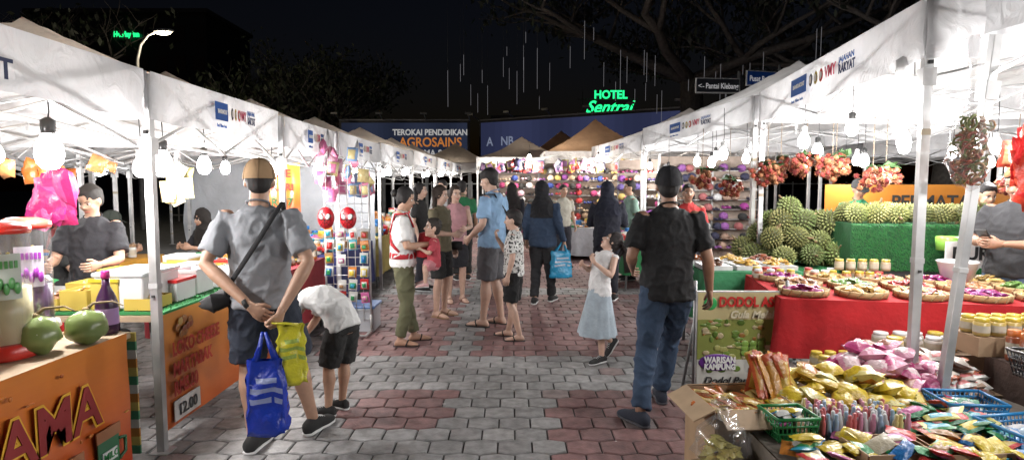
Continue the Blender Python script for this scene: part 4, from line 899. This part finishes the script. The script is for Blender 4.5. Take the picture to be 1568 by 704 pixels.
# ------------------------------------------------------------------ RIGHT: durian stall
def durian_mesh(b,p,r,seed):
    rr=random.Random(seed); m=Euler((rr.uniform(0,6),rr.uniform(0,6),rr.uniform(0,6))).to_matrix(); k=rr.uniform(.6,1.25); w_=rr.uniform(.8,1.08)
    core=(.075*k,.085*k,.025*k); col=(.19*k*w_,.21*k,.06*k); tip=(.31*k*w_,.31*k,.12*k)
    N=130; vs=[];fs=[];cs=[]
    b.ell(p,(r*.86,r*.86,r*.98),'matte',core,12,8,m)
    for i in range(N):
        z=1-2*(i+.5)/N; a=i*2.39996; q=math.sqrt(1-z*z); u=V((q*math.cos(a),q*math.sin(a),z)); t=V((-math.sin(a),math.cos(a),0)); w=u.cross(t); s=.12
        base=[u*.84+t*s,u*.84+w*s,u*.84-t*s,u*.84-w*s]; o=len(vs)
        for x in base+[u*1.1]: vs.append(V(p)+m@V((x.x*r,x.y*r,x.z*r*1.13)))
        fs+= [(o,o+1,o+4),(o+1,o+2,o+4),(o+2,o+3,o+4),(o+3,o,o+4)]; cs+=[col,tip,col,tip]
    b.put(vs,fs,'matte',cs)
    b.tube([V(p)+m@V((0,0,r*1.0)),V(p)+m@V((.01,0,r*1.5))],[.014,.011],'matte',(.2,.14,.07),6)
table('durian_table',2.5,3.75,6.1,7.0,.74,(.3,.2,.1),(.02,.17,.05),.5,-8)
gs=B('green_mat_display_stand'); m8=Euler((0,0,rad(-8))).to_matrix()
gs.box((4.05,5.95,1.0),(1.35,.5,.46),'cloth',(.02,.11,.035),m8); gs.box((4.05,5.95,.4),(1.3,.48,.74),'matte',(.03,.03,.03),m8)
for i in range(5000):
    x=R.uniform(-.67,.67); 
    p=V((4.05,5.95,0))+m8@V((x,-.251,0)); z=R.uniform(.78,1.23); p.z=z; gs.put([p+V((-.007,0,0)),p+V((.007,0,0)),p+V((R.uniform(-.01,.01),-.02,-.018))],[(0,1,2)],'matte',(.012+R.random()*.02,.07+R.random()*.1,.03))
gs.build()
dp=B('durian_pile'); sd=0
for lvl,n,ro in((0,5,3),(1,4,3),(2,3,2),(3,2,1)):
    for i in range(n):
        for j in range(ro):
            if R.random()<.06: continue
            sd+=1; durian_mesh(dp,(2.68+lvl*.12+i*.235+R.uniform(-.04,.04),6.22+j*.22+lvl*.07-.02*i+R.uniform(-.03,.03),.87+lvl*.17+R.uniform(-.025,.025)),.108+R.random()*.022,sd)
dp.build()
dr=B('durian_row')
for i in range(7):
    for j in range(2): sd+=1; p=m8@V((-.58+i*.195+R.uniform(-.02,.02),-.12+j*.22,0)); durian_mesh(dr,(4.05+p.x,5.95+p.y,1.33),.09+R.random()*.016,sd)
dr.build()
def rambutan(x,y,z,seed,s=1):
    rr=random.Random(seed); b=B('rambutan_bunch')
    for i in range(50):
        u=V((rr.gauss(0,1),rr.gauss(0,1),rr.gauss(0,1))).normalized()*rr.random()**.4; p=V((x,y,z))+V((u.x*.17,u.y*.14,u.z*.12))*s; c=rr.choice([(.2,.02,.015),(.26,.04,.02),(.15,.015,.015),(.24,.1,.04)]); r=.026
        b.ell(p,(r,r,r*1.1),'matte',c,7,5)
        vs=[];fs=[]
        for k in range(34):
            q=V((rr.gauss(0,1),rr.gauss(0,1),rr.gauss(0,1))).normalized(); t=q.orthogonal().normalized()*.004; o=len(vs); vs+=[p+q*r*.9+t,p+q*r*.9-t,p+q*r*1.6+V((0,0,-.004))]; fs.append((o,o+1,o+2))
        b.put(vs,fs,'matte',(.26,.10,.04))
    for i in range(5): b.quad([V((x,y,z+.1))+V((rr.uniform(-.12,.12),rr.uniform(-.1,.1),rr.uniform(-.02,.05)))+q for q in(V((0,0,0)),V((.04,0,.02)),V((.08,0,0)),V((.04,.02,-.02)))],'leaf',(.04,.09,.025))
    b.tube([(x,y,z+.1),(x,y,2.3)],.004,'matte',(.2,.15,.1),5); b.build()
for i,(x,y,z) in enumerate([(2.72,6.3,1.72),(3.08,6.2,1.82),(3.3,6.1,1.78),(3.66,6.0,1.66),(3.5,6.4,1.84),(2.35,7.3,1.68),(2.65,7.2,1.58),(3.98,6.3,1.7),(4.95,5.8,1.6),(2.95,6.5,1.8)]): rambutan(x,y,z,40+i)
ow=banner('orange_backdrop',[(4.3,8.1,.9),(7.0,8.1,.9),(7.0,8.1,1.62),(4.3,8.1,1.62)],((.42,.13,.02),(.46,.18,.03))); text(ow,'PERMATA',(5.2,8.08,1.3),.25,(90,0,0),(.02,.02,.02),off=.006)
ks=empty('durian_price_sign'); kb=B('board'); kb.box((4.35,5.2,.9),(1.0,.02,.42),'matte',(.6,.6,.58)); 
for x in(3.9,4.8): kb.box((x,5.22,.45),(.03,.03,.9),'metal',(.3,.3,.3))
kb.build(ks); text(ks,'DURIAN',(3.9,5.187,.95),.16,(90,0,0),(.02,.02,.02),off=.006); text(ks,'KAMPUNG FOR',(3.9,5.187,.78),.13,(90,0,0),(.02,.15,.04),off=.005)
bs=B('white_basin'); bs.lathe((3.62,4.75,.83),[(.1,0),(.14,.15),(.15,.16),(.14,.165),(.095,.02)],'gloss',(.55,.55,.55),20); bs.lathe((4.1,5.5,1.0),[(.1,0),(.11,.12),(.1,.13)],'gloss',(.25,.5,.08),18); bs.build()
_,TR=table('red_cloth_table',2.0,4.0,3.95,5.1,.80,(.3,.2,.1),(.36,.008,.011),.42,-10)
ts=B('sweet_trays'); sx=0
FILL=[[(.22,.02,.09),(.18,.02,.14)],[(.34,.05,.05),(.26,.02,.02)],[(.42,.27,.09)],[(.27,.12,.05),(.14,.06,.03)],[(.36,.27,.1),(.36,.1,.1)],[(.1,.18,.05)]]
for j in range(3):
    for i in range(5):
        p=TR(-.80+i*.39+(.06 if j%2 else 0),-.38+j*.34); tray(ts,p.x,p.y,p.z,.165,(.36,.24,.11),FILL[(i*2+j*3)%6],60+sx,28); sx+=1
ts.build()
jj=B('preserve_jars')
for i in range(24):
    p=TR(-.95+(i%12)*.085+R.uniform(-.015,.015),.3+(i//12)*.12+R.uniform(-.03,.03),.0)
    if R.random()<.15: continue
    jar(jj,p.x,p.y,p.z,.036,.09,R.choice([(.34,.2,.08),(.3,.1,.05)]),R.choice([(.42,.32,.04),(.34,.03,.03),(.5,.5,.5)]))
for i in range(5):
    p=TR(-.3+i*.09,.38,.09); jar(jj,p.x,p.y,p.z,.036,.09,(.34,.26,.17),(.42,.32,.05))
jj.build()
_,TQ=table('cookware_table',1.75,2.65,5.3,6.1,.82,(.3,.3,.3),(.03,.17,.07),.5); pn=B('food_trays')
for i in range(3):
    for j in range(2):
        p=TQ(-.3+i*.3,-.18+j*.36); pn.box(p+V((0,0,.02)),(.26,.3,.04),'metal',(.5,.5,.5)); heap(pn,p.x,p.y,p.z+.03,.1,.12,.04,26,[R.choice([(.3,.1,.03),(.2,.06,.03),(.4,.24,.05),(.1,.05,.03)])],(.06,.04,.03),'gloss',seed=80+i+j*4)
pn.build()
sdn=empty('food_sign_board'); b=B('board'); x0,x1,y=1.36,2.04,4.30
b.box(((x0+x1)/2,y,.44),(x1-x0,.03,.78),'metal',(.5,.5,.5))
def rect(b,a0,a1,z0,z1,col,pr,kd='gloss'): b.box(((a0+a1)/2,y-.016-pr/2,(z0+z1)/2),(a1-a0,pr,z1-z0),kd,col)
rect(b,x0+.01,x1-.01,.06,.82,(.44,.38,.2),.002); rect(b,x0+.01,x1-.01,.32,.62,(.2,.23,.06),.003); rect(b,x0+.01,x1-.01,.06,.32,(.5,.5,.46),.004)
for i in range(90):
    px,pz=R.uniform(x0+.05,x1-.03),R.uniform(.22,.62); b.ell((px,y-.022,pz),(R.uniform(.01,.035),.003,R.uniform(.008,.025)),'gloss',R.choice([(.12,.2,.04),(.25,.12,.03),(.3,.3,.1),(.07,.13,.02),(.4,.33,.2)]))
for i in range(9): b.ell((1.72+(i%3)*.06,y-.026,.37+(i//3)*.035),(.03,.006,.025),'gloss',(.18,.3,.06))
for i in range(8): b.box((1.78+(i%4)*.055,y-.024,.2+(i//4)*.045),(.05,.008,.035),'gloss',(.07,.02,.012),Euler((0,rad(R.uniform(-15,15)),0)).to_matrix())
b.ell((1.52,y-.024,.3),(.14,.006,.065),'gloss',(.12,.03,.22),18,9); b.ell((1.46,y-.02,.74),(.05,.006,.05),'gloss',(.03,.3,.08),16,9)
for sx_ in(x0,x1): b.tube([(sx_,y+.02,.9),(sx_,y+.02,.0)],.014,'metal',(.3,.3,.3),8); b.tube([(sx_,y+.02,.6),(sx_,y+.3,.0)],.012,'metal',(.3,.3,.3),8)
b.build(sdn)
text(sdn,'DODOL ASLI',(1.52,y-.03,.72),.1,(90,0,0),(.45,.012,.01),off=.004,sx=.8); text(sdn,'Gula Melaka',(1.6,y-.03,.635),.075,(90,0,0),(.6,.55,.4),off=.002,shear=.3)
text(sdn,'WARISAN',(1.42,y-.036,.3),.065,(90,0,0),(.65,.65,.65),off=.003,sx=.8); text(sdn,'KAMPUNG',(1.42,y-.036,.25),.06,(90,0,0),(.65,.65,.65),off=.003,sx=.8); text(sdn,'Dodol Panas',(1.42,y-.03,.14),.075,(90,0,0),(.02,.02,.02),off=.002,shear=.3); text(sdn,'@citarasapahlawan',(1.42,y-.03,.09),.04,(90,0,0),(.1,.02,.15))
table('low_goods_table',1.15,3.3,2.35,3.35,.42,(.3,.2,.12),(.2,.17,.14),.3)
bx=B('cardboard_box'); cbox(bx,(1.17,2.95,.0),.42,.38,.52,5); bx.build()
sn=B('snack_sticks')
for i in range(60):
    p=V((1.17+R.uniform(-.17,.17),2.95+R.uniform(-.15,.15),.49)); m=Euler((R.gauss(0,.2),R.gauss(0,.25),R.gauss(.9,.5))).to_matrix(); sn.pillow(p,(.04,.22,.025),R.choice([(.45,.15,.03),(.45,.28,.06),(.36,.1,.03),(.45,.35,.13)]),R.choice([(.45,.33,.12),(.36,.1,.03)]),m,seed=i)
for i in range(16):
    p=V((1.38+R.uniform(-.08,.08),3.07+R.uniform(-.05,.05),.60)); sn.pillow(p,(.07,.24,.04),R.choice([(.45,.2,.03),(.4,.08,.03),(.45,.3,.06)]),R.choice([(.45,.3,.06),(.4,.2,.05)]),Euler((rad(R.uniform(50,75)),R.gauss(0,.35),R.gauss(.3,.5))).to_matrix(),seed=i)
sn.build()
cb=B('clear_bag_of_snacks'); cb.ell((.98,2.66,.40),(.125,.11,.13),'clear',(.7,.7,.72),16,12,nz=.4); cb.tube([(.98,2.66,.52),(.98,2.66,.56),(.98,2.66,.6)],[.02,.03,.06],'clear',(.7,.7,.7),8); heap(cb,.98,2.66,.30,.085,.07,.12,40,[(.5,.44,.12),(.45,.37,.08)],(.07,.055,.035),seed=5)
cb.box((.98,2.66,.14),(.22,.22,.28),'matte',(.3,.2,.12)); cb.build()
yp=B('yellow_snack_packets'); heap(yp,1.72,3.08,.43,.42,.27,.17,80,[(.50,.37,.03),(.48,.33,.05),(.46,.40,.15),(.45,.28,.04)],(.15,.11,.07),seed=6,c2=[(.5,.36,.03),(.5,.4,.08),(.42,.16,.03),(.45,.38,.15),(.5,.36,.03)]); yp.build()
pk=B('pink_snack_packets'); heap(pk,2.12,3.34,.45,.3,.22,.2,38,[(.42,.08,.2),(.46,.2,.28),(.38,.05,.16)],(.14,.12,.09),seed=7,c2=[(.46,.34,.36),(.42,.08,.18),(.25,.1,.07)]); pk.build()
cs=B('candy_tubes')
for i in range(84):
    x=1.44+(i%14)*.03+R.uniform(-.006,.006); yy=2.66+(i//14)*.038+R.uniform(-.006,.006); k=R.choice([0,0,1,2,3,3,4]); c=[(.46,.2,.28),(.46,.4,.17),(.25,.35,.46),(.5,.5,.5),(.42,.1,.1)][k]
    tl=Euler((R.gauss(0,.1),R.gauss(0,.1),0)).to_matrix()
    cs.lathe((x,yy,.43),[(.012,0),(.013,.005),(.013,.085),(.009,.09),(.009,.115),(.006,.12)],'gloss',c,8,tl)
cs.build()
ab=B('assorted_candy_packets')
for i in range(80):
    p=V((R.uniform(1.22,2.5),R.uniform(2.34,2.6),.445+R.random()*.06)); c=R.choice(PAL+[(.5,.37,.03)]*3); ab.pillow(p,(R.uniform(.08,.14),R.uniform(.06,.09),.03),c,R.choice([c,c,(.45,.33,.08),R.choice(PAL)]),Euler((R.gauss(0,.25),R.gauss(0,.25),R.gauss(.2,.5))).to_matrix(),seed=i)
for i in range(46):
    p=V((R.uniform(1.9,2.2),R.uniform(2.6,2.9),.445+R.random()*.08)); ab.pillow(p,(.14,.07,.03),R.choice([(.03,.2,.07),(.03,.16,.07),(.36,.05,.03),(.42,.38,.1)]),R.choice(PAL),Euler((R.gauss(0,.2),R.gauss(0,.2),R.gauss(.2,.3))).to_matrix(),seed=i)
ab.build()
ct=B('cardboard_display_tray'); 
for (cx,cy) in((1.62,2.47),(1.95,2.47)): cbox(ct,(cx,cy,.43),.3,.2,.06,4,False)
ct.build()
rbk=B('green_plastic_basket'); basket(rbk,(1.3,2.7,.43),.2,.18,.11,(.02,.17,.05),5); heap(rbk,1.3,2.7,.47,.07,.06,.08,22,PAL,(.08,.06,.03),seed=11); rbk.build()
bk=B('blue_plastic_basket'); basket(bk,(2.35,2.56,.44),.36,.28,.09,(.02,.18,.4),10); heap(bk,2.35,2.56,.46,.13,.1,.03,24,[(.3,.4,.5),(.45,.45,.45),(.1,.22,.42)],(.09,.06,.03),seed=12); bk.build()
bk=B('blue_plastic_basket'); basket(bk,(2.3,2.92,.44),.28,.22,.09,(.02,.18,.4),-5); heap(bk,2.3,2.92,.46,.1,.08,.04,20,[(.36,.05,.1),(.1,.26,.18),(.42,.42,.42)],(.09,.06,.03),seed=13); bk.build()
table('bottle_table',2.75,4.0,2.6,3.35,.62,(.3,.2,.12),(.08,.05,.04),.5)
bt=B('chilli_paste_bottles')
for i in range(27):
    jar(bt,2.80+(i%9)*.085,3.05+(i//9)*.09,.63,.036,.17,(.22,.06,.025),(.42,.12,.03))
for i in range(10): jar(bt,2.72+(i%5)*.09,3.36+(i//5)*.1,.74,.042,.1,(.38,.28,.09),(.44,.33,.04))
bt.box((2.92,3.42,.68),(.5,.22,.11),'matte',(.3,.2,.12)); bt.build()
bc=B('black_plastic_crate'); basket(bc,(2.72,2.82,.64),.36,.3,.13,(.015,.015,.017),0); heap(bc,2.72,2.82,.67,.12,.1,.03,14,[(.4,.4,.4),(.4,.25,.17)],(.1,.07,.03),seed=15); bc.build()
bc=B('black_plastic_crate'); basket(bc,(2.62,2.42,.5),.36,.3,.13,(.015,.015,.017),8); bc.build()
mx=B('mixed_dried_snacks'); heap(mx,2.48,3.4,.45,.24,.26,.18,46,[(.27,.09,.05),(.34,.3,.27),(.22,.15,.11),(.42,.42,.4)],(.12,.09,.05),seed=16,c2=[(.34,.1,.1),(.42,.38,.34)])
mx.box((2.52,3.42,.22),(.5,.45,.44),'matte',(.2,.13,.08)); mx.build()
wj=B('lidded_tubs')
for i in range(10): jar(wj,2.42+(i%5)*.12+R.uniform(-.02,.02),3.68+(i//5)*.13,.56,.05,.085,(.42,.38,.35) if i%3 else (.42,.28,.08),(.42,.32,.04) if i%4==0 else (.5,.5,.5))
for i in range(6): jar(wj,1.98+(i%3)*.09,3.66+(i//3)*.1,.44+.0,.038,.09,(.42,.3,.08),(.46,.35,.04))
wj.box((2.66,3.76,.28),(.7,.35,.55),'matte',(.2,.13,.08)); wj.box((2.07,3.72,.22),(.34,.28,.43),'matte',(.3,.2,.12)); wj.build()
hb2=B('hanging_cracker_bag')
for i in range(130):
    z=1.62+R.random()*.32; a=R.random()*6.28; r=.075*R.random()**.5; p=V((2.36+r*math.cos(a),3.05+r*math.sin(a)*.9,z)); m=Euler((R.random()*3,R.random()*3,R.random()*3)).to_matrix()
    hb2.tube([p+m@V((.025*math.cos(t),.02*math.sin(t),.004*t)) for t in(0,.9,1.8,2.7,3.6)],.006,'matte',R.choice([(.25,.13,.05),(.35,.2,.1),(.15,.17,.06),(.3,.08,.05)]),5)
hb2.ell((2.36,3.05,1.78),(.105,.095,.2),'clear',(.7,.65,.6),16,12,nz=.25)
hb2.tube([(2.36,3.05,1.95),(2.36,3.05,2.05),(2.36,3.06,2.12),(2.36,3.06,2.35)],[.06,.03,.012,.05],'clear',(.75,.75,.75),10); hb2.build()
hanging('hanging_red_bundle',2.84,3.22,1.70,16,[(.42,.015,.015),(.46,.04,.02)],(.12,.24,.08),50,(.035,.03,.13))
hanging('hanging_bags_of_goods',4.3,4.6,1.75,12,[(.4,.05,.03),(.4,.2,.1)],(.12,.2,.08),51,(.3,.2,.1))

# ------------------------------------------------------------------ world, added fill sun, camera
w=bpy.data.worlds.new('World'); sc.world=w; w.use_nodes=True; nt=w.node_tree; bg=nt.nodes['Background']
sky=nt.nodes.new('ShaderNodeTexSky'); sky.sky_type='NISHITA'; sky.sun_disc=False; sky.sun_elevation=rad(.5); sky.sun_rotation=rad(200)
hsv=nt.nodes.new('ShaderNodeMix'); hsv.data_type='RGBA'; hsv.blend_type='MULTIPLY'; hsv.inputs[0].default_value=1; hsv.inputs[7].default_value=(.55,.58,1,1)
nt.links.new(sky.outputs[0],hsv.inputs[6]); nt.links.new(hsv.outputs[2],bg.inputs[0]); bg.inputs[1].default_value=.0065
l=bpy.data.lights.new('tree_fill_sun','SUN'); l.energy=.02; l.angle=rad(.5); l.color=(.7,.8,1); o=bpy.data.objects.new('tree_fill_sun',l); o.rotation_euler=(rad(40),0,rad(20)); COL.objects.link(o)  # unseen directional lamp, added so the dark tree crowns show faintly
cam=bpy.data.cameras.new('camera'); cam.lens=20.7; cam.sensor_width=36; cam.clip_end=500; cam.clip_start=.05
co=bpy.data.objects.new('camera',cam); co.location=(0,0,1.6); co.rotation_euler=(rad(90-4.26),0,0); COL.objects.link(co); sc.camera=co
sc.view_settings.view_transform='Standard'; sc.view_settings.look='None'; sc.view_settings.exposure=0
